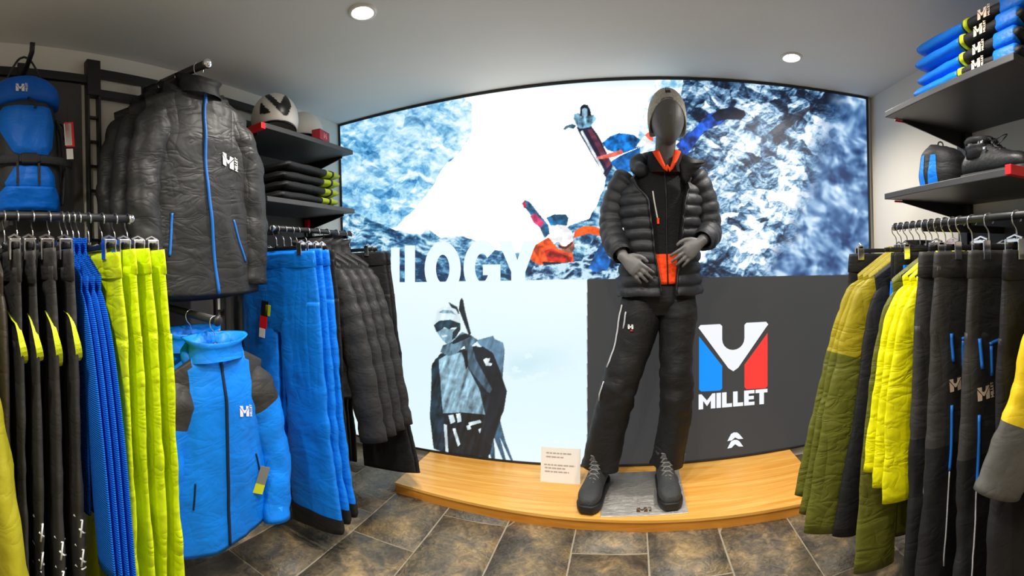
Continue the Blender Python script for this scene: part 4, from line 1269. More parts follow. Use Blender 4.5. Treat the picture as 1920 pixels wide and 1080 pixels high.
T = Torso(.20, .09, .74, .24, .21, .0125, 185, .003)
jacket('black jacket with a long sleeve hanging between the olive and the yellow jackets', None, (RRX, 1.308, RRZ - .09), 0, T, sl=[(.03, 0, -.11), (.09, -.015, -.38), (.195, -.02, -.80)], mats={'main': BLK}, collar=(BLK, dict(w=.06, d=.0140, h=.05)), seed=186, wr=.004, r0=(.06, .0155), r1=(.045, .0155))
coat_hanger((RRX, 1.308, RRZ), 0, 'coat hanger inside the black jacket between the olive and yellow jackets', 'coat hangers of the right rail')
G = 'blue trousers on the right rail'
for i, y in enumerate((1.272, 1.237)):
    t = trousers('blue trousers with black waistband and thin lime line, %s before the yellow jackets' % ['further', 'closer'][i], None, (RRX, y, RRZ - .116), 0, BLUE, .90, .165 + .012 * i, .0115, 190 + i * 3, band=BLK, band_h=.085, wr=.003)
    fp_, _ = surface([c for c in t.children if c.name.split('.')[0] in ('hip', 'leg')])
    mb = MB(); mb.sweep([fp_(-.155 - .012 * i + .02 * q, -.232 + .004 * q, .0) for q in range(6)], .0028, 6, (0, 1, 0)); mb.build('piping', LIMEZIP, t)
    clip_hanger((RRX, y, RRZ), 0, 'clip hanger gripping the %s blue trousers before the yellow jackets' % ['further', 'closer'][i], 'clip hangers of the right rail', .12, .0115 * .80)
T = Torso(.20, .09, .95, .235, .21, .0125, 200, .003)
jacket('olive green jacket hanging low behind the acid yellow jackets', None, (RRX, 1.201, RRZ - .10), 0, T, sl=[(.03, 0, -.12), (.09, -.006, -.42), (.14, -.010, -.86)], mats={'main': OLIVE, 'alt': KHAKI, 'sleeve': OLIVE}, slmi=lambda t, a: 1 if math.sin(a + .8) > .2 else 0, seed=201, wr=.005, r0=(.07, .0150), r1=(.075, .0155))
coat_hanger((RRX, 1.201, RRZ), 0, 'coat hanger inside the low olive green jacket', 'coat hangers of the right rail')
G = 'acid yellow jackets on the right rail'
for i, y in enumerate((1.162, 1.124, 1.086)):
    T = Torso(.185, .085, .60, .215, .195, .0130, 205 + i * 5, .004)
    jacket('acid yellow jacket, %s from the olive jackets' % ORD[i], G, (RRX, y, RRZ - .095), 0, T,
           sl=[(.04, 0, -.10), (.09, -.006, -.30), (.135 - .01 * i, -.012, -.545 - .03 * i)], sr=[(.03, 0, -.1), (.04, 0, -.3), (.05, 0, -.5)],
           mats={'main': YEL}, collar=(YEL, dict(w=.058, d=.0145, h=.045, z0=-.045)), seed=215 + i * 3, wr=.005, r0=(.072, .0160), r1=(.078, .0165))
    coat_hanger((RRX, y, RRZ), 0, 'coat hanger inside the %s acid yellow jacket from the olive ones' % ORD[i], 'coat hangers of the right rail')
G = 'charcoal ski trousers on the right rail'
for i, (y, dx) in enumerate(((1.030, .0), (.955, .0), (.842, .0), (.722, .0))):
    lb = ['charcoal ski trousers with a short blue zip beside the yellow jackets', 'charcoal ski trousers with a white logo half hidden by the next pair', 'charcoal ski trousers with blue zip and large white thigh logo', 'dark trousers between the logo trousers and the yellow-grey jacket'][i]
    t = trousers(lb, None, (RRX + dx, y, RRZ - .116), 0, GREYBLK if i < 3 else BLK, 1.13, .208 if i >= 2 else .232, .024, 230 + i * 4.3, band_h=.06, legx=(.085, .0), bottom=.125, wr=.010, alt=BLK, alt_t=.34)
    clip_hanger((RRX + dx, y, RRZ), 0, 'clip hanger gripping the %s charcoal trousers after the yellow jackets' % ORD[i], 'clip hangers of the right rail', .15, .024 * .80)
    if i < 3:
        x0 = -.172
        fr_, rt_ = surface([c for c in t.children if c.name.split('.')[0] in ('hip', 'leg')])
        pl = lambda a, b, x0=x0: fr_(x0 + a, -.365 + b, .003)
        if i: small_logo(t, pl, .044, plain('cream_print', srgb(255, 226, 200), .5))
        for pts, r, mt in (([(-.155, -.040, -.22), (-.152, -.041, -.30)], .0055, BLUEZIP), ([(-.12, -.041, -.24), (-.09, -.042, -.235), (-.085, -.042, -.24)], .005, BLUEZIP), ([(-.115, -.041, -.245), (-.118, -.042, -.325)], .005, BLUEZIP),
                       ([(-.165, -.046, -.42), (-.170, -.048, -.53), (-.178, -.050, -.60)], .005, BLUEZIP), ([(-.178, -.050, -.60), (-.19, -.05, -.72), (-.205, -.052, -.86)], .0024, SILVERZ)):
            if i == 0 and mt is SILVERZ: pts = [(a - .02, b, c) for a, b, c in pts]
            mb = MB(); mb.sweep([fr_(p.x - .022, p.z, .001) for p in (spline(pts, 12) if len(pts) > 2 else [Vector(pts[0]).lerp(Vector(pts[1]), q / 6) for q in range(7)])], r, 6, (0, 1, 0)); mb.build('zip' if mt is BLUEZIP else 'seam_line', mt, t)
T = Torso(.20, .085, .72, .23, .21, .030, 250, .008)
jacket('yellow and grey jacket with raised sleeve at the near end of the right rail', None, (RRX, .60, RRZ - .095), 0, T,
       sl=[(.03, 0, -.10), (.08, .015, -.24), (.155, .045, -.40)], mats={'main': GREY2, 'alt': GREY2, 'sleeve': cloth('mustard_cloth', (212, 182, 24), .5, .4, 16)}, slmi=lambda t, a: 1 if t > .70 else 0, collar=(GREY2, dict(w=.07, d=.03, h=.06)), seed=251, wr=.010, r0=(.085, .035), r1=(.075, .035))
coat_hanger((RRX, .60, RRZ), 0, 'coat hanger inside the yellow and grey jacket', 'coat hangers of the right rail')
# ------------------------------------------------------------------ boots
BOOT = plain('boot_nubuck', srgb(52, 54, 55), .7, 0, .35, 90, .15, 20)
RUBBER = plain('boot_rubber', srgb(22, 22, 23), .6, 0, .2, 60)
LACE = plain('lace_grey', srgb(128, 128, 126), .7, 0, .5, 300)
def boot_parts(t, M=None, shaft=.15, lace=LACE, upper=BOOT, loop=False):
    """walking boot, toe towards -Y, origin under the ankle"""
    M = M or Matrix.Identity(4)
    X = lambda p: M @ Vector(p)
    secs = [(.095, .034, .075), (.075, .041, .095), (.03, .044, .115), (-.03, .044, .105), (-.075, .046, .083), (-.115, .050, .070), (-.150, .049, .062), (-.178, .040, .052), (-.198, .024, .036)]
    S = spline([(w, h, y) for y, w, h in secs], 30)
    mb = MB(); rows = []
    for p in S:
        w, h, y = p
        row = []
        for k in range(24):
            a = 2 * math.pi * k / 24
            ca, sa = math.cos(a), math.sin(a)
            x = math.copysign(abs(ca) ** .8, ca) * w
            z = .02 + (h - .0) * (.5 + .5 * math.copysign(abs(sa) ** .75, sa))
            x *= 1 - .35 * max(0, (z - .06) / .06) if z > .06 else 1
            row.append(X((x, y, z + .003 * fbm(x * 40, y * 30, z * 40, 2))))
        rows.append(row)
    mb.rings(rows, caps=True)
    up = mb.build('upper', upper, t)
    mb = MB(); rows = []
    for z, k in ((0, .97), (.006, 1.03), (.024, 1.05), (.028, .98)):
        row = []
        pts = [(w * k, y) for y, w, h in secs] 
        outl = spline([(w * k * 1.06, y * (1.03 if abs(y) > .09 else 1), 0) for y, w, h in secs], 22)
        loop_ = [(p.x, p.y) for p in outl] + [(-p.x, p.y) for p in reversed(outl)]
        row = [X((x, y, z + (.006 * max(0, (-y - .12) / .08)))) for x, y in loop_]
        rows.append(row)
    mb.rings(rows, caps=True); mb.build('sole', RUBBER, t)
    mb = MB()
    mb.sweep([X(p) for p in ((0, .035, .08), (0, .034, .11), (0, .036, .02 + shaft * .85), (0, .036, .02 + shaft))], [(.046, .058), (.043, .054), (.045, .054), (.049, .057)], 22, M.to_3x3() @ Vector((0, 1, 0)), disp=lambda p, u, a: .004 * fbm(p.x * 25, p.y * 25, p.z * 25, 2)); mb.build('shaft', upper, t)
    mb = MB(); mb.sweep([X(p) for p in ((0, .036, .012 + shaft), (0, .036, .03 + shaft), (0, .036, .04 + shaft))], [(.047, .055), (.052, .06), (.045, .052)], 20, M.to_3x3() @ Vector((0, 1, 0))); mb.build('padded_collar', BLK, t)
    # tongue and laces
    prof = [(-.112, .080), (-.085, .090), (-.06, .104), (-.038, .122), (-.026, .142), (-.022, .02 + shaft)]
    mb = MB(); mb.sweep([X((0, y, z - .002)) for y, z in prof], [(.022, .005)] * len(prof), 10, M.to_3x3() @ Vector((0, -1, .6))); mb.build('tongue', GREYBLK, t)
    P = spline([(0, y, z + .004) for y, z in prof], 8)
    for i in range(7):
        a, b = P[i], P[i + 1]
        for s in (-1, 1):
            mb = MB(); mb.sweep([X((s * .026, a.y, a.z - .006)), X((s * .010, (a.y * .7 + b.y * .3), a.z * .6 + b.z * .4 + .003)), X((-s * .022, b.y, b.z - .004))], .0030, 6, (0, 0, 1)); mb.build('lace', lace, t)
    if loop:
        mb = MB(); mb.sweep([X(p) for p in spline([(.004, -.03, shaft), (.02, -.06, shaft + .03), (.0, -.085, shaft + .035), (-.02, -.06, shaft + .02), (-.004, -.03, shaft - .01)], 24)], .0022, 6, (0, 0, 1)); mb.build('lace', lace, t)

# ------------------------------------------------------------------ mannequin
mann = thing('mannequin', 'faceless grey mannequin in beanie, open dark quilted jacket and black ski trousers', 'mannequin', (0, 0, 0))
SKIN = plain('mannequin_grey', srgb(98, 96, 96), .5, 0, .06, 60)
body = MB()
# head: egg shape without features
rows = []
hc = Vector((.192, 2.115, 1.825))
for i in range(23):
    t = i / 22
    a = math.pi * t
    z = .128 * math.cos(a)
    r = math.sin(a) ** .9 if 0 < t < 1 else .02
    jaw = 1 - .26 * smooth01((t - .48) / .5)
    jy = 1 - .12 * smooth01((t - .5) / .5)
    rows.append([hc + Vector((.083 * r * jaw * math.cos(b), .104 * r * jy * math.sin(b) - .020 * smooth01((t - .45) / .4) + (.016 if math.sin(b) < 0 else 0) * -r * .6, z)) for b in [2 * math.pi * k / 32 for k in range(32)]])
body.rings(rows, caps=True)
# simple nose ridge and brow plane hint
body.sweep([hc + Vector((0, -.094, .03)), hc + Vector((0, -.108, -.012)), hc + Vector((0, -.104, -.032))], [(.010, .008), (.013, .010), (.010, .008)], 10, (0, 1, 0))
body.sweep([(.186, 2.135, 1.74), (.180, 2.15, 1.66), (.168, 2.165, 1.60), (.16, 2.17, 1.54)], [.050, .049, .056, .08], 22, (0, 1, 0))
body.sweep([(.155, 2.17, 1.58), (.155, 2.17, 1.53), (.152, 2.17, 1.40), (.145, 2.18, 1.18), (.135, 2.18, 1.02), (.13, 2.18, .93)], [(.07, .06), (.12, .07), (.13, .09), (.12, .085), (.15, .10), (.10, .08)], 24, (0, 1, 0))
def limb(pts, r): body.sweep(spline(pts, 16), [interp(list(zip([i / (len(r) - 1) for i in range(len(r))], r)), k / 15) for k in range(16)], 14, (0, 1, .2))
RH = [(-.015, 2.18, 1.545), (-.062, 2.19, 1.42), (-.078, 2.17, 1.315), (-.062, 2.09, 1.235), (-.030, 2.018, 1.168)]
LH = [(.325, 2.18, 1.545), (.372, 2.19, 1.42), (.383, 2.18, 1.30), (.362, 2.095, 1.262), (.318, 2.012, 1.228)]
limb(RH, [.050, .044, .036, .034, .024]); limb(LH, [.050, .044, .036, .034, .024])
RLEG = [(.055, 2.18, .96), (.0, 2.17, .75), (-.085, 2.15, .52), (-.145, 2.165, .30), (-.185, 2.17, .14), (-.19, 2.16, .075)]
LLEG = [(.205, 2.18, .96), (.21, 2.17, .75), (.205, 2.155, .52), (.18, 2.175, .30), (.155, 2.185, .14), (.15, 2.18, .075)]
limb(RLEG, [.078, .07, .055, .048, .036, .034]); limb(LLEG, [.078, .07, .055, .048, .036, .034])
def hand(W, f, s, n, flip):
    """W wrist, f finger direction, s towards the thumb side, n back of the hand (to the viewer)"""
    W, f, s, n = Vector(W), Vector(f).normalized(), Vector(s).normalized(), Vector(n).normalized()
    P = lambda a, b, c: W + f * a + s * b + n * c
    body.sweep([P(-.03, 0, 0), P(.005, 0, .002), P(.035, .002, .004), (P(.065, .001, .003)), P(.082, 0, .0)], [(.020, .024), (.024, .019), (.036, .0155), (.040, .0145), (.038, .012)], 18, n)
    for off, L, r, spread, curl in ((.029, .078, .0086, .10, .30), (.010, .088, .0090, .02, .26), (-.010, .082, .0086, -.05, .34), (-.028, .064, .0076, -.15, .42)):
        d = f; base = P(.070, off, .002); pts = [base - f * .012]; rr = [r * 1.02]
        cur = base; ang = .08
        for seg, k in ((.44, 1.0), (.31, .93), (.25, .84)):
            dirv = (f * math.cos(ang) + s * spread - n * math.sin(ang)).normalized()
            for q in (.5, 1.0):
                pts.append(cur + dirv * L * seg * q); rr.append(r * k)
            cur = cur + dirv * L * seg; ang += curl
        pts.append(cur + dirv * .004); rr.append(r * .45)
        body.sweep(pts, rr, 12, n)
    tp = [P(.004, .016, -.002), P(.022, .036, -.006), P(.046, .053, -.008), P(.070, .058, -.012), P(.088, .056, -.018), P(.092, .055, -.020)]
    body.sweep(tp, [.013, .0135, .0105, .0095, .0085, .004], 12, n)
hand((-.028, 2.012, 1.163), (.74, -.16, -.64), (.62, -.1, .76), (-.08, -1, .16), 1)
hand((.316, 2.006, 1.226), (-.80, -.10, -.58), (-.55, -.1, .82), (.1, -1, .12), -1)
me = body.data('body', SKIN)
tmp = obj('body_source', me)
md = tmp.modifiers.new('r', 'REMESH'); md.mode = 'VOXEL'; md.voxel_size = .0042; md.use_smooth_shade = True
ms = tmp.modifiers.new('s', 'SMOOTH'); ms.iterations = 3; ms.factor = .4
dg = bpy.context.evaluated_depsgraph_get()
bme = bpy.data.meshes.new_from_object(tmp.evaluated_get(dg)); bme.name = 'body'
bpy.data.objects.remove(tmp)
bme.materials.clear(); bme.materials.append(SKIN)
obj('body', bme, mann)

# beanie
BEAN = plain('beanie_wool', srgb(196, 190, 178), .95, 0, .8, 160, .22, 90)
rows = []
def bean(t, b):
    """t 0 crown .. 1 rim; b angle, front = -pi/2"""
    fr = max(0, -math.sin(b))
    zr = -.020 + .082 * fr ** 1.6 - .045 * (abs(math.cos(b)) ** 2) * (1 - fr) + (-.02 * max(0, math.sin(b)))
    a = t * math.acos(max(-1, min(1, zr / .140)))
    z = .140 * math.cos(a)
    r = math.sin(a) ** .85 if a > 0 else 0
    k = 1.0 + .012 * math.sin(14 * b) * (t > .1) * .3
    return hc + Vector((.094 * r * k * math.cos(b), .116 * r * k * math.sin(b) + .008, z + .004))
for i in range(20):
    t = max(.02, i / 19)
    rows.append([bean(t, 2 * math.pi * k / 40) for k in range(40)])
rim = rows[-1]
cc = sum(rim, Vector()) / 40
rows.append([cc + (p - cc) * 1.03 + Vector((0, 0, -.006)) for p in rim]); rows.append([cc + (p - cc) * .97 + Vector((0, 0, -.008)) for p in rim]); rows.append([cc + (p - cc) * .93 + Vector((0, 0, .01)) for p in rim])
mb = MB(); mb.rings(rows, caps='top'); bo = mb.build('beanie', BEAN, mann)
mb = MB()
def pat(u, v): p = bean(.62 + v, -PI / 2 + u); return p + (p - hc).normalized() * .003
mb.add([pat(-.17, -.16), pat(.17, -.16), pat(.17, .16), pat(-.17, .16)], [(0, 3, 2, 1)]); mb.build('badge', plain('badge_navy', srgb(28, 30, 38), .6, 0, .1, 200), bo, smooth=False)
small_logo(bo, lambda a, b: (lambda p: p + (p - hc).normalized() * .005)(bean(.62 - b * 6.0, -PI / 2 + a * 9.0)), .026, plain('badge_grey', srgb(176, 170, 178), .6), word=False)

# fleece layer
INK = cloth('black_fleece', (17, 17, 19), .9, .5, 120)
ORANGE = cloth('orange_cloth', (255, 74, 12), .7, .25, 90)
NK = 44
def fl(z, a):
    k = (z - 1.04) / .56
    cx = lerp(.150, .158, k); hx = interp([(0, .150), (.3, .140), (.7, .160), (.93, .13), (1, .07)], k); hy = interp([(0, .118), (.4, .108), (.75, .115), (1, .070)], k)
    f = .004 * fbm(a * 2, z * 12, 3, 2)
    return Vector((cx + (hx + f) * math.cos(a), 2.172 + (hy + f) * math.sin(a), z))
rows = [[fl(1.605 - .565 * i / 36, 2 * PI * k / NK) for k in range(NK)] for i in range(37)]
mb = MB(); mb.rings(rows, caps=True, mifun=lambda i, k: 1 if 1.605 - .565 * (i + .5) / 36 < 1.187 else 0)
fo = mb.build('fleece', [INK, ORANGE], mann)
mb = MB(); mb.sweep([fl(z, -PI / 2 + .10 + .05 * (1.6 - z)) + Vector((0, -.003, 0)) for z in [1.57 - .53 * i / 30 for i in range(31)]], .0032, 6, (0, 1, 0)); mb.build('zipper', BLKZIP, fo)
mb = MB(); mb.sweep(spline([fl(1.475, -PI / 2 - .30) + Vector((0, -.003, 0)), fl(1.42, -PI / 2 - .24) + Vector((0, -.003, 0)), fl(1.345, -PI / 2 - .16) + Vector((0, -.003, 0))], 14), .0036, 6, (0, 1, 0)); z = mb.build('chest_zip', plain('pale_zip', srgb(220, 216, 208), .5, 0, .2, 300), fo)
p = fl(1.335, -PI / 2 - .15); MB().box((p.x, p.y - .006, p.z), (.011, .005, .028), .002).build('zip_pull', ORANGE, z, smooth=False)
# open collar of the fleece with orange edging
rows = []
VP = Vector((.180, 2.046, 1.592))
for i in range(9):
    t = i / 8
    row = []
    gap = .10 + .62 * t
    for k in range(26):
        a = -PI / 2 + .08 + gap + (2 * PI - 2 * gap) * k / 25
        rx = lerp(.088, .080, t); ry = lerp(.096, .084, t)
        row.append(Vector((.178 + rx * math.cos(a), 2.146 + ry * math.sin(a), 1.580 + .098 * t + .015 * math.sin(a))))
    rows.append(row)
mb = MB()
n = 26
vv = [p for r in rows for p in r]; mb.add(vv, [(i * n + k, i * n + k + 1, (i + 1) * n + k + 1, (i + 1) * n + k) for i in range(8) for k in range(n - 1)])
inn = [p * 1.0 + (Vector((.178, 2.146, p.z)) - p).normalized() * .007 for p in vv]; mb.add(inn, [(i * n + k + 1, i * n + k, (i + 1) * n + k, (i + 1) * n + k + 1) for i in range(8) for k in range(n - 1)], 1)
co_ = mb.build('fleece_collar', [INK, ORANGE], mann, fix=False)
for k in (0, n - 1):
    P = [rows[i][k] + Vector((0, -.004, 0)) for i in range(9)]
    mb = MB(); mb.sweep([VP] + P, [(.004, .004)] + [(.007 + .0012 * i, .004) for i in range(9)], 8, (0, 1, 0)); mb.build('edging', ORANGE, co_)

# quilted jacket, open at the front
NAVYQ = plain('quilt_black', srgb(25, 26, 32), .58, 0, .35, 26, .08, 6, spec=.5)
QS = .0545
def quilt(z, amp, ph=0): return amp * (abs(math.sin(PI * (z + ph) / QS)) ** .5 - .62)
def jk(z, a, inner=0):
    k = (z - .985) / .60
    cx = lerp(.137, .155, k)
    hx = interp([(0, .212), (.25, .196), (.55, .205), (.80, .212), (.93, .165), (1, .105)], k)
    hy = interp([(0, .150), (.3, .138), (.7, .148), (.92, .118), (1, .085)], k)
    zz = z + .012 * fbm(a * 1.5, 1.0, 5, 2) - .010 * math.sin(a)
    q = quilt(zz, .016) if not inner else 0
    q += .009 * fbm(a * 5, z * 22, 9, 2) * (0 if inner else 1)
    r = -.020 if inner else q
    return Vector((cx + (hx + r) * math.cos(a), 2.175 + (hy + r) * math.sin(a), z + .012 * fbm(a * 2, 7, 1, 2) * (1 - k)))
rows = []; NR, NA = 96, 64
for i in range(NR + 1):
    t = i / NR; z = 1.585 - .60 * t
    aL = interp([(0, -1.05), (.25, -.30), (.6, -.18), (1, .0)], t); aR = interp([(0, .95), (.25, .56), (.6, .48), (1, .32)], t)
    a0 = -PI / 2 + aR; a1 = 1.5 * PI + aL
    out = [jk(z, a0 + (a1 - a0) * k / NA) for k in range(NA + 1)]
    inn = [jk(z, a0 + (a1 - a0) * k / NA, 1) for k in range(NA, -1, -1)]
    rows.append(out + inn)
mb = MB(); mb.rings(rows, caps=False)
b0 = 0; w = 2 * (NA + 1)
for base in (0, NR * w):
    for k in range(NA): mb.f.append((base + k, base + k + 1, base + w - 2 - k, base + w - 1 - k)); mb.mi.append(0)
jo = mb.build('quilted_jacket', NAVYQ, mann)
for k in (0, NA):
    P = [rows[i][k] + Vector((0, -.004, 0)) for i in range(4, NR, 3)]
    mb = MB(); mb.sweep(P, .0045, 6, (0, 1, 0)); mb.build('front_zip', BLKZIP, jo)
def arm_sleeve(path, r, name='sleeve'):
    m = 70; P = spline(path, m)
    L = [0]
    for i in range(1, m): L.append(L[-1] + (P[i] - P[i - 1]).length)
    rad = []
    mb = MB(); rws = []
    for i in range(m):
        t = i / (m - 1)
        T = (P[min(i + 1, m - 1)] - P[max(i - 1, 0)]).normalized()
        B = Vector((0, 1, .3)); B = (B - T * B.dot(T)).normalized(); S = T.cross(B)
        rr = interp(r, t)
        row = []
        for k in range(28):
            a = 2 * PI * k / 28
            d = S * math.cos(a) + B * math.sin(a)
            pos = P[i] + d * rr
            q = .008 * (abs(math.sin(PI * L[i] / QS)) ** .5 - .6) * (1 if t < .93 else .2) + .008 * fbm(pos.x * 22, pos.y * 22, pos.z * 18, 2)
            row.append(pos + d * q)
        rws.append(row)
    mb.rings(rws, caps='top')
    last = rws[-1]; c = sum(last, Vector()) / 28
    mb.rings([last, [c + (p - c) * .88 for p in last], [c + (p - c) * .8 - T * .04 for p in last]], caps=False)
    o = mb.build('sleeve', NAVYQ, jo)
    mb = MB(); mb.sweep([P[-4], P[-2], P[-1] + T * .008], [interp(r, .96) * 1.02] * 2 + [interp(r, 1) * .98], 22, (0, 1, .3), caps=False); mb.build('cuff', BLK, o)
arm_sleeve([(.02, 2.185, 1.565), (-.022, 2.188, 1.52), (-.066, 2.192, 1.42), (-.080, 2.172, 1.318), (-.066, 2.10, 1.235), (-.040, 2.038, 1.185)], [(0, .05), (.12, .078), (.35, .072), (.55, .070), (.8, .062), (1, .048)])
arm_sleeve([(.295, 2.185, 1.565), (.335, 2.188, 1.52), (.375, 2.192, 1.42), (.388, 2.182, 1.305), (.372, 2.11, 1.262), (.334, 2.040, 1.238)], [(0, .05), (.12, .078), (.35, .070), (.55, .068), (.8, .062), (1, .048)])
# jacket hood bunched round the neck, lapel turned outwards
mb = MB(); rows = []
for i in range(37):
    t = i / 36
    a = -PI / 2 + 1.0 + (2 * PI - 1.75) * t
    thick = .046 * (math.sin(PI * min(1, max(0.03, t * .94 + .03))) ** .35)
    c = Vector((.165 + .118 * math.cos(a), 2.165 + .098 * math.sin(a), 1.612 + .030 * math.sin(a) + .015 * math.sin(a * 3)))
    rad_ = Vector((math.cos(a), math.sin(a), 0))
    row = []
    for k in range(16):
        b = 2 * PI * k / 16
        q = 1 + .25 * fbm(a * 2, math.cos(b) * 1.3, math.sin(b) * 1.3, 2) * 1.5 + .10 * math.sin(a * 9)
        row.append(c + (rad_ * math.cos(b) + Vector((0, 0, 1.15)) * math.sin(b)) * thick * q)
    rows.append(row)
mb.rings(rows, caps=True); mb.build('hood', NAVYQ, jo)
lap = [(.262, 2.045, 1.640), (.300, 2.040, 1.622), (.350, 2.045, 1.612), (.362, 2.050, 1.603), (.330, 2.04, 1.575), (.300, 2.035, 1.548), (.268, 2.03, 1.500), (.252, 2.035, 1.535), (.246, 2.045, 1.60)]
mb = MB(); mb.poly([Vector(p) for p in lap], .0, (0, -1, 0)); mb.poly([Vector(p) + Vector((-.008, .022, -.004)) for p in lap], 0, (0, 1, 0))
N_ = len(lap); b_ = len(mb.v); mb.add([Vector(p) for p in lap] + [Vector(p) + Vector((-.008, .022, -.004)) for p in lap], [(i, (i + 1) % N_, N_ + (i + 1) % N_, N_ + i) for i in range(N_)])
mb.build('lapel', BLK, jo)
mb = MB(); mb.sweep(spline([jk(1.31, -2.62) + Vector((-.002, -.004, 0)), jk(1.27, -2.55) + Vector((-.002, -.004, 0)), jk(1.22, -2.50) + Vector((-.002, -.004, 0))], 10), .004, 6, (0, 1, 0)); mb.build('pocket_zip', plain('pale_zip', srgb(220, 216, 208), .5), jo)

# trousers
PANT = cloth('black_ski_cloth', (26, 26, 27), .62, .35, 20)
def pant_leg(path, r, seed, parent):
    m = 80; P = spline(path, m); mb = MB(); rws = []
    for i in range(m):
        t = i / (m - 1)
        T = (P[min(i + 1, m - 1)] - P[max(i - 1, 0)]).normalized()
        B = Vector((0, 1, 0)); B = (B - T * B.dot(T)).normalized(); S = T.cross(B)
        rx, ry = interp(r, t)
        row = []
        for k in range(36):
            a = 2 * PI * k / 36
            d = S * (math.cos(a) * rx) + B * (math.sin(a) * ry); pos = P[i] + d
            knee = math.exp(-((t - .50) / .10) ** 2) + 1.2 * math.exp(-((t - .93) / .07) ** 2) + .35
            f = .013 * knee * fbm(pos.x * 9 + seed, pos.y * 7, pos.z * 21 + seed, 3) * 1.6 + .008 * fbm(pos.x * 14, pos.y * 14, pos.z * 4 + seed, 2) * 1.5
            row.append(pos + d.normalized() * f)
        rws.append(row)
    mb.rings(rws, caps='top')
    last = rws[-1]; c = sum(last, Vector()) / 36
    mb.rings([last, [c + (p - c) * .9 for p in last], [c + (p - c) * .82 + Vector((0, 0, .05)) for p in last]], caps='bottom')
    return mb.build('leg', PANT, parent), rws
tro = MB()
rows = []
for i in range(24):
    t = i / 23; z = 1.06 - .17 * t
    row = []
    for k in range(44):
        a = 2 * PI * k / 44
        row.append((.136 + interp([(0, .150), (.5, .178), (1, .182)], t) * math.cos(a), 2.18 + interp([(0, .115), (.6, .122), (1, .085)], t) * math.sin(a) * (1 + .02 * fbm(a * 3, z * 9, 2, 2)), z))
    rows.append(row)
tro.rings(rows, caps=True); to = tro.build('trousers', PANT, mann)
la, ra_ = pant_leg([(.045, 2.18, .965), (.030, 2.178, .86), (-.010, 2.17, .72), (-.075, 2.15, .535), (-.125, 2.165, .36), (-.172, 2.175, .175), (-.178, 2.172, .140)], [(0, (.095, .115)), (.12, (.108, .118)), (.35, (.096, .105)), (.5, (.088, .096)), (.75, (.088, .094)), (.95, (.090, .098)), (1, (.084, .09))], 3, to)
lb_, rb_ = pant_leg([(.222, 2.18, .965), (.222, 2.178, .86), (.214, 2.17, .72), (.208, 2.155, .535), (.190, 2.17, .36), (.160, 2.185, .175), (.156, 2.183, .140)], [(0, (.092, .115)), (.12, (.098, .118)), (.35, (.086, .102)), (.5, (.080, .094)), (.75, (.076, .090)), (.95, (.080, .096)), (1, (.074, .088))], 8, to)
def on_leg(rws, i, k): p = rws[i][k]; c = sum(rws[i], Vector()) / 36; return p + (p - c).normalized() * .003
# S points to -X/+X; find the ring index that faces given direction
def ring_k(rws, i, dirv):
    c = sum(rws[i], Vector()) / 36; d = Vector(dirv).normalized()
    return max(range(36), key=lambda k: (rws[i][k] - c).normalized().dot(d))
mb = MB(); mb.sweep([on_leg(ra_, i, ring_k(ra_, i, (-.82, -.57, 0))) for i in range(4, 36, 2)], .0042, 6, (0, 1, 0)); mb.build('side_zip', SILVERZ, la)
mb = MB(); mb.sweep([on_leg(ra_, i, ring_k(ra_, i, (-.60, -.8, 0))) for i in range(8, 20, 2)], .004, 6, (0, 1, 0)); mb.build('side_zip', SILVERZ, la)
mb = MB(); mb.sweep([on_leg(ra_, i, ring_k(ra_, i, (-.9, -.45, 0))) for i in range(38, 46, 2)], .0036, 6, (0, 1, 0)); mb.build('side_zip', SILVERZ, la)
mb = MB(); mb.sweep([on_leg(rb_, i, ring_k(rb_, i, (.93, -.36, 0))) for i in range(62, 70, 2)], .003, 6, (0, 1, 0)); mb.build('side_zip', GREY2, lb_)
q0 = on_leg(ra_, 16, ring_k(ra_, 16, (-.35, -.93, 0)))
small_logo(la, lambda a, b: q0 + Vector((a, -.004 + a * -.35, b)), .026, None, word=False)
MB().box((q0.x + .004, q0.y - .006, q0.z - .018), (.012, .003, .005), .001).build('logo_print', RED_PLASTIC, la, smooth=False)
# boots and base plate
for (x, y, rz) in ((-.192, 2.118, -.16), (.140, 2.128, .04)):
    bt = bpy.data.objects.new('boot', None); COL.objects.link(bt); bt.parent = mann
    boot_parts(bt, Matrix.Translation((x, y, ZP + .004)) @ Matrix.Rotation(rz, 4, 'Z') @ Matrix.Scale(1.04, 4))
STEEL, nt_, p_ = new_mat('brushed_steel')
p_.inputs['Base Color'].default_value = (.78, .75, .70, 1); p_.inputs['Metallic'].default_value = 1; p_.inputs['Roughness'].default_value = .42
tc = nt_.nodes.new('ShaderNodeTexCoord'); mp = nt_.nodes.new('ShaderNodeMapping'); mp.inputs['Scale'].default_value = (6, 500, 6); nn = nt_.nodes.new('ShaderNodeTexNoise'); nn.inputs['Scale'].default_value = 3
nt_.links.new(tc.outputs['Object'], mp.inputs[0]); nt_.links.new(mp.outputs[0], nn.inputs['Vector'])
bb = nt_.nodes.new('ShaderNodeBump'); bb.inputs['Strength'].default_value = .5; bb.inputs['Distance'].default_value = .004; nt_.links.new(nn.outputs[0], bb.inputs['Height']); nt_.links.new(bb.outputs[0], p_.inputs['Normal'])
bp = MB().box((.027, 2.10, ZP + .0025), (.382, .40, .005), .0012).build('base_plate', STEEL, mann, smooth=False)
small_logo(bp, lambda a, b: Vector((.018 + a, 1.945 + b * .9, ZP + .0056)), .05, plain('etched_brown', srgb(84, 58, 30), .5), word=True)
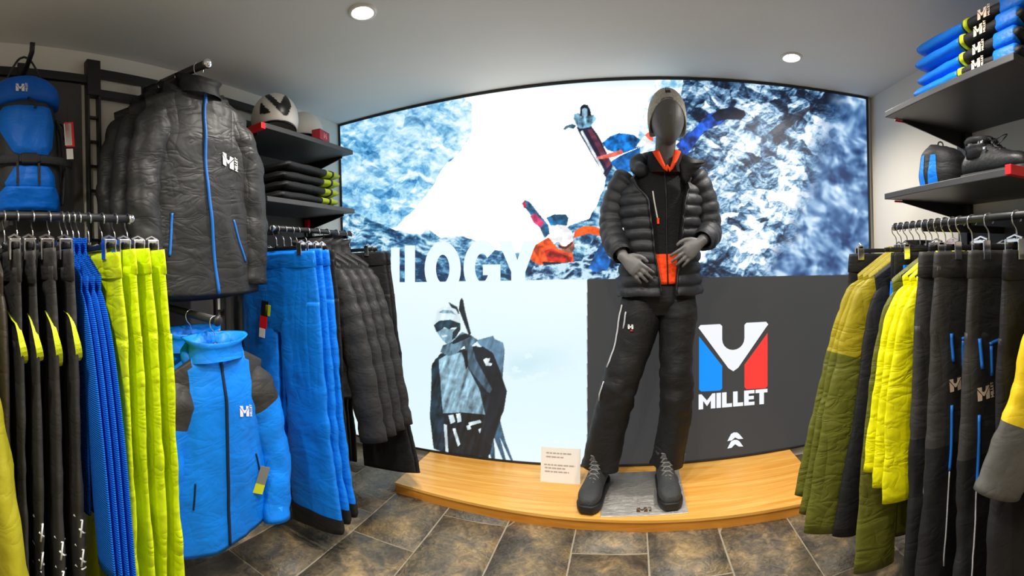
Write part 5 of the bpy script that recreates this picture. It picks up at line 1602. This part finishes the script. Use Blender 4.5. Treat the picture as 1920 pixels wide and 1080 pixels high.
# ------------------------------------------------------------------ things on the shelves
WHITE_SHELL = plain('white_shell', srgb(222, 218, 212), .35, 0, .03, 30)
BLACK_SHELL = plain('black_shell_plastic', srgb(18, 18, 20), .35)
def helmet(label, loc, rz, r=.118, mark=True):
    t = thing('helmet', label, 'helmet', loc, rz)
    c = Vector((0, 0, .085))
    def hp(t_, b, off=0):
        a = t_ * (PI * .5 + .52 - .16 * max(0, -math.sin(b)))
        k = 1 + off / r
        zz = math.cos(a)
        return c + Vector((r * .96 * k * math.sin(a) ** .92 * math.cos(b), r * 1.16 * k * math.sin(a) ** .92 * math.sin(b), r * 1.02 * k * zz))
    rows = [[hp(max(.02, i / 20), 2 * PI * k / 36) for k in range(36)] for i in range(21)]
    rim = rows[-1]; cc = sum(rim, Vector()) / 36
    rows += [[cc + (p - cc) * .94 for p in rim], [cc + (p - cc) * .86 + Vector((0, 0, .03)) for p in rim]]
    mb = MB(); mb.rings(rows, caps=True); mb.build('shell', WHITE_SHELL, t)
    for b in (.6, 1.57, 2.5):      # vents
        mb = MB(); P = [hp(.22 + .06 * q, b - .0, .001) for q in range(6)]
        mb.sweep(P, [(.004, .002)] + [(.009, .003)] * 4 + [(.004, .002)], 8, (0, 0, 1)); mb.build('vent', BLACK_SHELL, t)
    mb = MB(); mb.rings([[cc + (p - cc) * 1.01 + Vector((0, 0, .004)) for p in rim], [cc + (p - cc) * 1.02 + Vector((0, 0, -.002)) for p in rim], [cc + (p - cc) * .95 + Vector((0, 0, -.004)) for p in rim]], caps=False); mb.build('rim_trim', BLACK_SHELL, t)
    if mark:
        for poly in ([(-.75, .42), (-.45, .42), (.10, .78), (.42, .52), (.62, .40), (.62, .80), (.42, 1.02), (.20, 1.02), (-.10, .86)], [(-.78, .66), (-.30, .98), (-.52, .98), (-.80, .94)]):
            pts = []
            dense = []
            for i in range(len(poly)):
                x1, y1 = poly[i]; x2, y2 = poly[(i + 1) % len(poly)]
                for q in range(4): dense.append((x1 + (x2 - x1) * q / 4, y1 + (y2 - y1) * q / 4))
            # triangulate on a fine grid so that the mark follows the shell
            mb = MB()
            g = 26; us = [-.85 + 1.55 * i / g for i in range(g + 1)]; vs = [.36 + .70 * j / g for j in range(g + 1)]
            idx = {}
            A = np.array([[u for u in us] for v in vs]); B = np.array([[v for u in us] for v in vs])
            ins = inpoly(A + .77 / g, B + .35 / g, poly)
            for j in range(g):
                for i in range(g):
                    if ins[j, i]:
                        b_ = len(mb.v); q = []
                        for (ui, vj) in ((us[i], vs[j]), (us[i + 1], vs[j]), (us[i + 1], vs[j + 1]), (us[i], vs[j + 1])):
                            q.append(hp(vj * .86, -PI / 2 + ui * .95, .0022))
                        mb.add(q, [(0, 1, 2, 3)])
            mb.build('mark', BLACK_SHELL, t)
    return t
helmet('white ski helmet with a big black mark on the left shelf', (-1.575, 1.545, SHELF_Z[0] + .004), math.radians(52), .124)
helmet('plain white ski helmet behind the marked one near the light box', (-1.605, 1.800, SHELF_Z[0] + .004), math.radians(30), .105, False)
t = thing('carton', 'small dark red box lying in front of the plain white helmet', 'box', (-1.462, 1.765, SHELF_Z[0]), math.radians(12))
MB().box((0, 0, .028), (.05, .105, .055), .003).build("carton_body", plain('carton_red', srgb(150, 20, 32), .5, 0, .05, 60), t, smooth=False)
small_logo(t, lambda a, b: Vector((.0262, a, .028 + b)), .035, plain('pink_print', srgb(216, 130, 134), .6), word=False)

def folded(label, group, loc, rz, L, W, H, mats, split, band, seed, cat='folded clothes', name='folded_garment', nroll=0):
    """soft folded bundle lying along local Y: coloured end (y>split), dark rest, thin band between"""
    t = thing(name, label, cat, loc, rz, group)
    def sec(y, k=1):
        row = []
        e = min(1, max(.0, (L / 2 - abs(y)) / .028)); e = max(.62, math.sqrt(max(0, 1 - (1 - e) ** 2)))
        for q in range(30):
            a = 2 * PI * q / 30
            ca, sa = math.cos(a), math.sin(a)
            x = math.copysign(abs(ca) ** .55, ca) * W / 2; z = math.copysign(abs(sa) ** .7, sa) * H / 2 * e
            f = .006 * fbm(x * 14 + seed, y * 11, z * 20 + seed, 3) * 1.6
            row.append((x * k * (1 + .03 * fbm(y * 9, seed, 0, 2)), y, H / 2 + z * k + (f if z > 0 else f * .3)))
        return row
    def seg(y0, y1, nm, mat, k=1, n=14, par=None):
        mb = MB(); mb.rings([sec(y0 + (y1 - y0) * i / n, k) for i in range(n + 1)], caps=True); return mb.build(nm, mat, par or t)
    seg(split, L / 2, 'coloured_end', mats[0])
    seg(-L / 2, split, 'dark_end', mats[1])
    if band: seg(split - .024, split - .010, 'band', band, 1.045, 3)
    return t
G = 'folded blue and black jackets on the right shelf'
z = RS[0]
for i in range(4):
    names = ['bottom', 'second', 'third', 'topmost']
    t = folded('folded blue and black jacket with lime band, %s of the shelf pile' % names[i], G, (1.165 + .008 * (i % 2), 1.108 - .006 * i, z + .0), math.radians([1, -1.5, 1, 2.5][i]), .52, .27, .052, (BLUE, BLK), .02, LIMEZIP, 300 + i * 7)
    small_logo(t, lambda a, b: Vector((-.1385, .0 - .075 - a, .027 + b)), .040, plain('cream_print', srgb(255, 226, 200), .5))
    MB().box((-.10, -.19, .0265), (.072, .10, .050), .012).build('blue_panel', BLUE, t)
    mb = MB(); mb.sweep(spline([(-.06, -.262, .045), (-.05, -.275, .03), (-.05, -.265, .012)], 8), .007, 8, (1, 0, 0)); mb.build('loop', LIMEZIP, t)
    z += .0528
G = 'folded black garments with lime cuffs on the left shelf'
z = SHELF_Z[1]
for i in range(4):
    names = ['bottom', 'second', 'third', 'topmost']
    t = folded('folded black garment with rolled lime cuff, %s of the left shelf pile' % names[i], G, (-1.575 + .006 * (i % 2), 1.665 + .008 * i, z), math.radians([0, 2, -1, 3][i]), .42, .26, .048, (cloth('leaf_lime_cloth', (150, 168, 26), .6, .4), BLK), .085 + .006 * (i % 2), None, 330 + i * 5)
    mb = MB(); mb.sweep([(-.02, .142, .024), (.0, .145, .024), (.02, .142, .024)], .001, 4); 
    mb = MB(); mb.rings([[(math.copysign(abs(math.cos(a)) ** .55, math.cos(a)) * .133, y, .024 + math.copysign(abs(math.sin(a)) ** .7, math.sin(a)) * .0255) for a in [2 * PI * q / 24 for q in range(24)]] for y in (.138, .152)], caps=True); mb.build('stripe', BLK, t)
    z += .0487

# small black and blue pouch
t = thing('pouch', 'small rounded black pouch with blue side panels on the right shelf', 'bag', (1.135, 1.325, RS[1]), math.radians(8))
def pouch_sec(z, k=1, a0=0, a1=2 * PI, n=32, closed=True):
    tt = z / .165
    w = interp([(0, .098), (.3, .105), (.7, .098), (.9, .078), (1, .05)], tt); d = interp([(0, .085), (.3, .09), (.8, .078), (1, .05)], tt)
    m = n if closed else n + 1
    return [Vector((d * k * math.cos(a0 + (a1 - a0) * q / n) , w * k * math.sin(a0 + (a1 - a0) * q / n), z + .012 * math.sin(a0 + (a1 - a0) * q / n) * tt + .003 * fbm(q * .5, z * 30, 2, 2))) for q in range(m)]
mb = MB(); mb.rings([pouch_sec(.165 * i / 20) for i in range(21)], caps=True); mb.build('shell', BLK, t)
for a0, a1 in ((2.50, 2.98), (3.12, 3.58)):
    rr = [pouch_sec(.004 + .118 * i / 14, 1.018, a0 + .02 * i * .3, a1 - .010 * i, 8, False) for i in range(15)]
    mb = MB(); mb.add([p for r in rr for p in r], [(i * 9 + k, i * 9 + k + 1, (i + 1) * 9 + k + 1, (i + 1) * 9 + k) for i in range(14) for k in range(8)]); mb.build('blue_panel', BLUE, t, fix=False)
mb = MB(); mb.sweep(spline([(-.01, .02, .160), (-.012, .012, .182), (-.010, -.005, .178), (-.01, -.01, .158)], 12), .003, 6, (1, 0, 0)); mb.build('pull_loop', BLK, t)
# walking boot
t = thing('walking_boot', 'black leather walking boot with a loose lace loop on the right shelf', 'boot', (1.135, 1.085, RS[1]), math.radians(4))
BOOTB = plain('black_leather', srgb(26, 26, 28), .45, 0, .2, 70, .1, 15)
boot_parts(t, Matrix.Identity(4), .115, BLKZIP, BOOTB, True)
for s in (-1, 1):
    for zz in (.095, .118): MB().box((s * .030 - .012, -.025 + (zz - .09) * .5, zz + .01), (.010, .012, .010), .002).build('eyelet', CHROME, t, smooth=False)

# ------------------------------------------------------------------ blue backpack on the wall hook
bk = thing('backpack', 'bright blue climbing backpack with grey hip belt hanging on the wall', 'backpack', (-1.70, .358, 1.40), math.radians(90 - 4))
# local X = width (world +Y), front = -Y (world +X)
PACKB = cloth('pack_blue', (2, 118, 236), .5, .35, 20)
PACKD = cloth('pack_deep_blue', (2, 100, 214), .5, .35, 20)
PACKG = cloth('pack_grey', (58, 60, 62), .6, .4, 30)
WEB = plain('webbing', srgb(52, 54, 58), .7, 0, .5, 220)
def pk(u, z, side):
    k = z / .55
    w = interp([(0, .135), (.15, .142), (.5, .132), (.85, .115), (1, .09)], k); d = interp([(0, .07), (.2, .105), (.6, .095), (.9, .075), (1, .03)], k)
    pr = max(0, 1 - abs(u) ** 3) ** .6
    return Vector((w * u, side * d * pr * (1 if side < 0 else .35) + .004 * fbm(u * 4, z * 14, side, 2) * 2, z))
def pack_row(z, n=40):
    return [pk(math.copysign(abs(math.cos(a)) ** .85, math.cos(a)), z, 1 if math.sin(a) > 0 else -1) for a in [2 * PI * (q + .5) / n for q in range(n)]]
mb = MB(); mb.rings([pack_row(.50 * i / 30) for i in range(31)], caps=True); mb.build('sack', PACKG, bk)
def panel(name, outline, mat, off=.006, g=22):
    """patch on the front of the sack inside a polygon given in (x metres, z)"""
    xs = [p[0] for p in outline]; zs = [p[1] for p in outline]
    mb = MB()
    # fan rows between left and right outline at each height
    z0, z1 = min(zs), max(zs); rows = []
    n = 18
    for j in range(g + 1):
        z = z0 + (z1 - z0) * (j / g) * .998 + .0005
        cross = []
        for (xa, za), (xb, zb) in zip(outline, outline[1:] + outline[:1]):
            if (za > z) != (zb > z): cross.append(xa + (xb - xa) * (z - za) / (zb - za))
        if len(cross) < 2: continue
        a, b = min(cross), max(cross)
        row = []
        for i in range(n + 1):
            x = a + (b - a) * i / n
            k = z / .55; w = interp([(0, .135), (.15, .142), (.5, .132), (.85, .115), (1, .09)], k)
            p = pk(max(-.985, min(.985, x / w)), z, -1)
            edge = min(1, min(i, n - i) / 2.5, min(j, g - j) / 2.5 if g else 1)
            row.append(p + Vector((0, -off * (.25 + .75 * edge) - .0035 * fbm(x * 30, z * 24, 5, 3) * 2 * edge, 0)))
        rows.append(row)
    m = n + 1
    mb.add([p for r in rows for p in r], [(i * m + k, i * m + k + 1, (i + 1) * m + k + 1, (i + 1) * m + k) for i in range(len(rows) - 1) for k in range(n)])
    return mb.build(name, mat, bk, fix=False)
panel('front_panel', [(-.10, .385), (-.115, .33), (-.10, .29), (-.06, .215), (-.04, .205), (.075, .205), (.095, .24), (.105, .33), (.09, .40), (-.08, .40)], PACKB, .014)
panel('front_panel', [(-.09, .10), (-.055, .155), (-.04, .165), (.07, .165), (.10, .13), (.105, .085), (.02, .075), (-.085, .085)], PACKB, .012)
panel('lower_panel', [(-.142, .0), (.142, .0), (.128, .05), (.105, .09), (.02, .078), (-.085, .088), (-.128, .05)], PACKB, .016)
# lid
rows = []
for z, k in ((.415, .9), (.42, 1.02), (.45, 1.06), (.485, 1.0), (.51, .82), (.522, .5)):
    row = []
    for q in range(36):
        a = 2 * PI * q / 36
        ca, sa = math.cos(a), math.sin(a)
        row.append(Vector((math.copysign(abs(ca) ** .7, ca) * .130 * k, math.copysign(abs(sa) ** .8, sa) * (.095 if sa < 0 else .05) * k - .005, z - .012 * abs(ca) + .003 * fbm(ca * 3, sa * 3, z * 20, 2) * 2)))
    rows.append(row)
mb = MB(); mb.rings(rows, caps=True); lid = mb.build('lid', PACKD, bk)
small_logo(lid, lambda a, b: Vector((-.03 + a, -.1095, .452 + b)), .034)
# belt, buckle, straps
mb = MB(); P = [Vector((.185 * math.sin(a) * 1.0, -.115 * math.cos(a) - .002, .188 - .004 * math.cos(a))) for a in [-1.35 + 2.7 * q / 24 for q in range(25)]]
mb.sweep(P, [(.004, .016)] * 25, 8, (0, 0, 1), power=.5); mb.build('hip_belt', WEB, bk)
mb = MB(); mb.box((.0, -.122, .185), (.062, .014, .040), .005); mb.box((-.032, -.120, .185), (.016, .012, .030), .004); mb.box((.032, -.120, .185), (.016, .012, .030), .004); mb.build('buckle', BLACK_PLASTIC, bk, smooth=False)
for x in (-.045, .035):
    mb = MB(); strip(mb, [pk(x / .14, z, -1) + Vector((x * .0, -.016, 0)) for z in [.088 + .085 * q / 8 for q in range(9)]], .009); mb.build('strap', WEB, bk, smooth=False)
for s in (-1, 1):
    mb = MB(); mb.sweep(spline([(s * .085, .01, .50), (s * .060, -.01, .545), (s * .026, -.018, .598), (0, -.02, .612)], 16), .0045, 6, (0, 1, 0)); mb.build('haul_strap', WEB, bk)
    mb = MB(); mb.sweep(spline([(s * .12, -.03, .36), (s * .14, -.03, .30), (s * .15, -.02, .16), (s * .145, -.01, .03)], 20), [(.006, .020)] * 20, 8, (0, 1, 0)); mb.build('side_strap', WEB, bk)
mb = MB(); mb.sweep(spline([(.0, -.105, .415), (.02, -.115, .40), (.028, -.114, .385), (.022, -.112, .375)], 12), .0045, 6, (0, 1, 0)); mb.build('cord_lock', BLACK_PLASTIC, bk)
mb = MB(); mb.sweep(spline([(.118, -.03, .36), (.148, -.03, .345), (.158, -.03, .31), (.150, -.03, .29)], 14), .007, 6, (0, 1, 0)); mb.build('side_loop', BLACK_PLASTIC, bk)

# ------------------------------------------------------------------ swing tags and cards
def swing_tag(label, loc, rz, parts, cord=.04, tilt=0):
    t = thing('swing_tag', label, 'tag', loc, rz)
    t.rotation_euler = (0, tilt, rz)
    mb = MB(); mb.sweep([(0, 0, cord), (0, 0, 0)], .0008, 5, (0, 1, 0)); mb.build('cord', BLKZIP, t)
    for nm, (x, z, w, h), mat in parts:
        MB().box((x, 0, z), (w, .0016, h), .0006).build(nm, mat, t, smooth=False)
    return t
YTAG = plain('tag_yellow', srgb(206, 214, 40), .5)
GTAG = plain('tag_grey', srgb(120, 122, 118), .5)
swing_tag('red and black swing tag with white price slip on the blue trousers', (-1.470, 1.352, 1.02), math.radians(4), [('tag_top', (0, -.035, .042, .07), BLACK_PLASTIC), ('tag_body', (-.002, -.098, .044, .056), RED_PLASTIC), ('price_slip', (-.006, -.147, .036, .042), PAPER), ('tag_back', (.020, -.04, .030, .05), YTAG)], .06, .12)
t = swing_tag('white and red swing tag on the side of the blue backpack', (-1.60, .505, 1.74), math.radians(80), [('tag_body', (.004, -.05, .034, .095), RED_PLASTIC), ('price_slip', (-.002, -.05, .028, .085), PAPER), ('tag_back', (.0, -.125, .026, .04), PAPER)], .06, -.05)
swing_tag('grey and yellow swing tag at the hip of the bright blue jacket', (-1.155, 1.045, .47), math.radians(66), [('tag_top', (0, -.03, .036, .062), GTAG), ('tag_body', (0, -.075, .036, .035), YTAG)], .03, .35)

card = thing('sign_card', 'white text card leaning on the platform before the print', 'sign', (-.385, 2.185, ZP), math.radians(-3))
Mx = Matrix.Rotation(math.radians(-14), 3, 'X')
CW, CH = .205, .165
mb = MB(); mb.add([Mx @ Vector(p) for p in ((-CW / 2, 0, 0), (CW / 2, 0, 0), (CW / 2, 0, CH), (-CW / 2, 0, CH), (-CW / 2, .002, 0), (CW / 2, .002, 0), (CW / 2, .002, CH), (-CW / 2, .002, CH))], [(0, 1, 2, 3), (7, 6, 5, 4), (0, 4, 5, 1), (1, 5, 6, 2), (2, 6, 7, 3), (3, 7, 4, 0)])
mb.build('card', PAPER, card, smooth=False)
mb = MB(); mb.add([Mx @ Vector((-.05, .003, CH * .9)), Mx @ Vector((.05, .003, CH * .9)), Vector((.05, .10, .0)), Vector((-.05, .10, .0))], [(0, 1, 2, 3)]); mb.build('easel_back', PAPER, card, smooth=False)
TXT = plain('faded_text', srgb(176, 164, 160), .8)
rr_ = random.Random(4)
for (zf, x0, x1) in ((.84, -.075, .055), (.73, -.075, .015), (.50, -.085, .075), (.41, -.080, .025), (.31, -.080, .045)):
    mb = MB(); x = x0
    while x < x1:
        wl = min(x1 - x, rr_.uniform(.010, .028))
        mb.add([Mx @ Vector((a, -.0008, zf * CH + b)) for a, b in ((x, -.0032), (x + wl, -.0032), (x + wl, .0032), (x, .0032))], [(0, 1, 2, 3)])
        x += wl + .004
    mb.build('text_line', TXT, card, smooth=False)
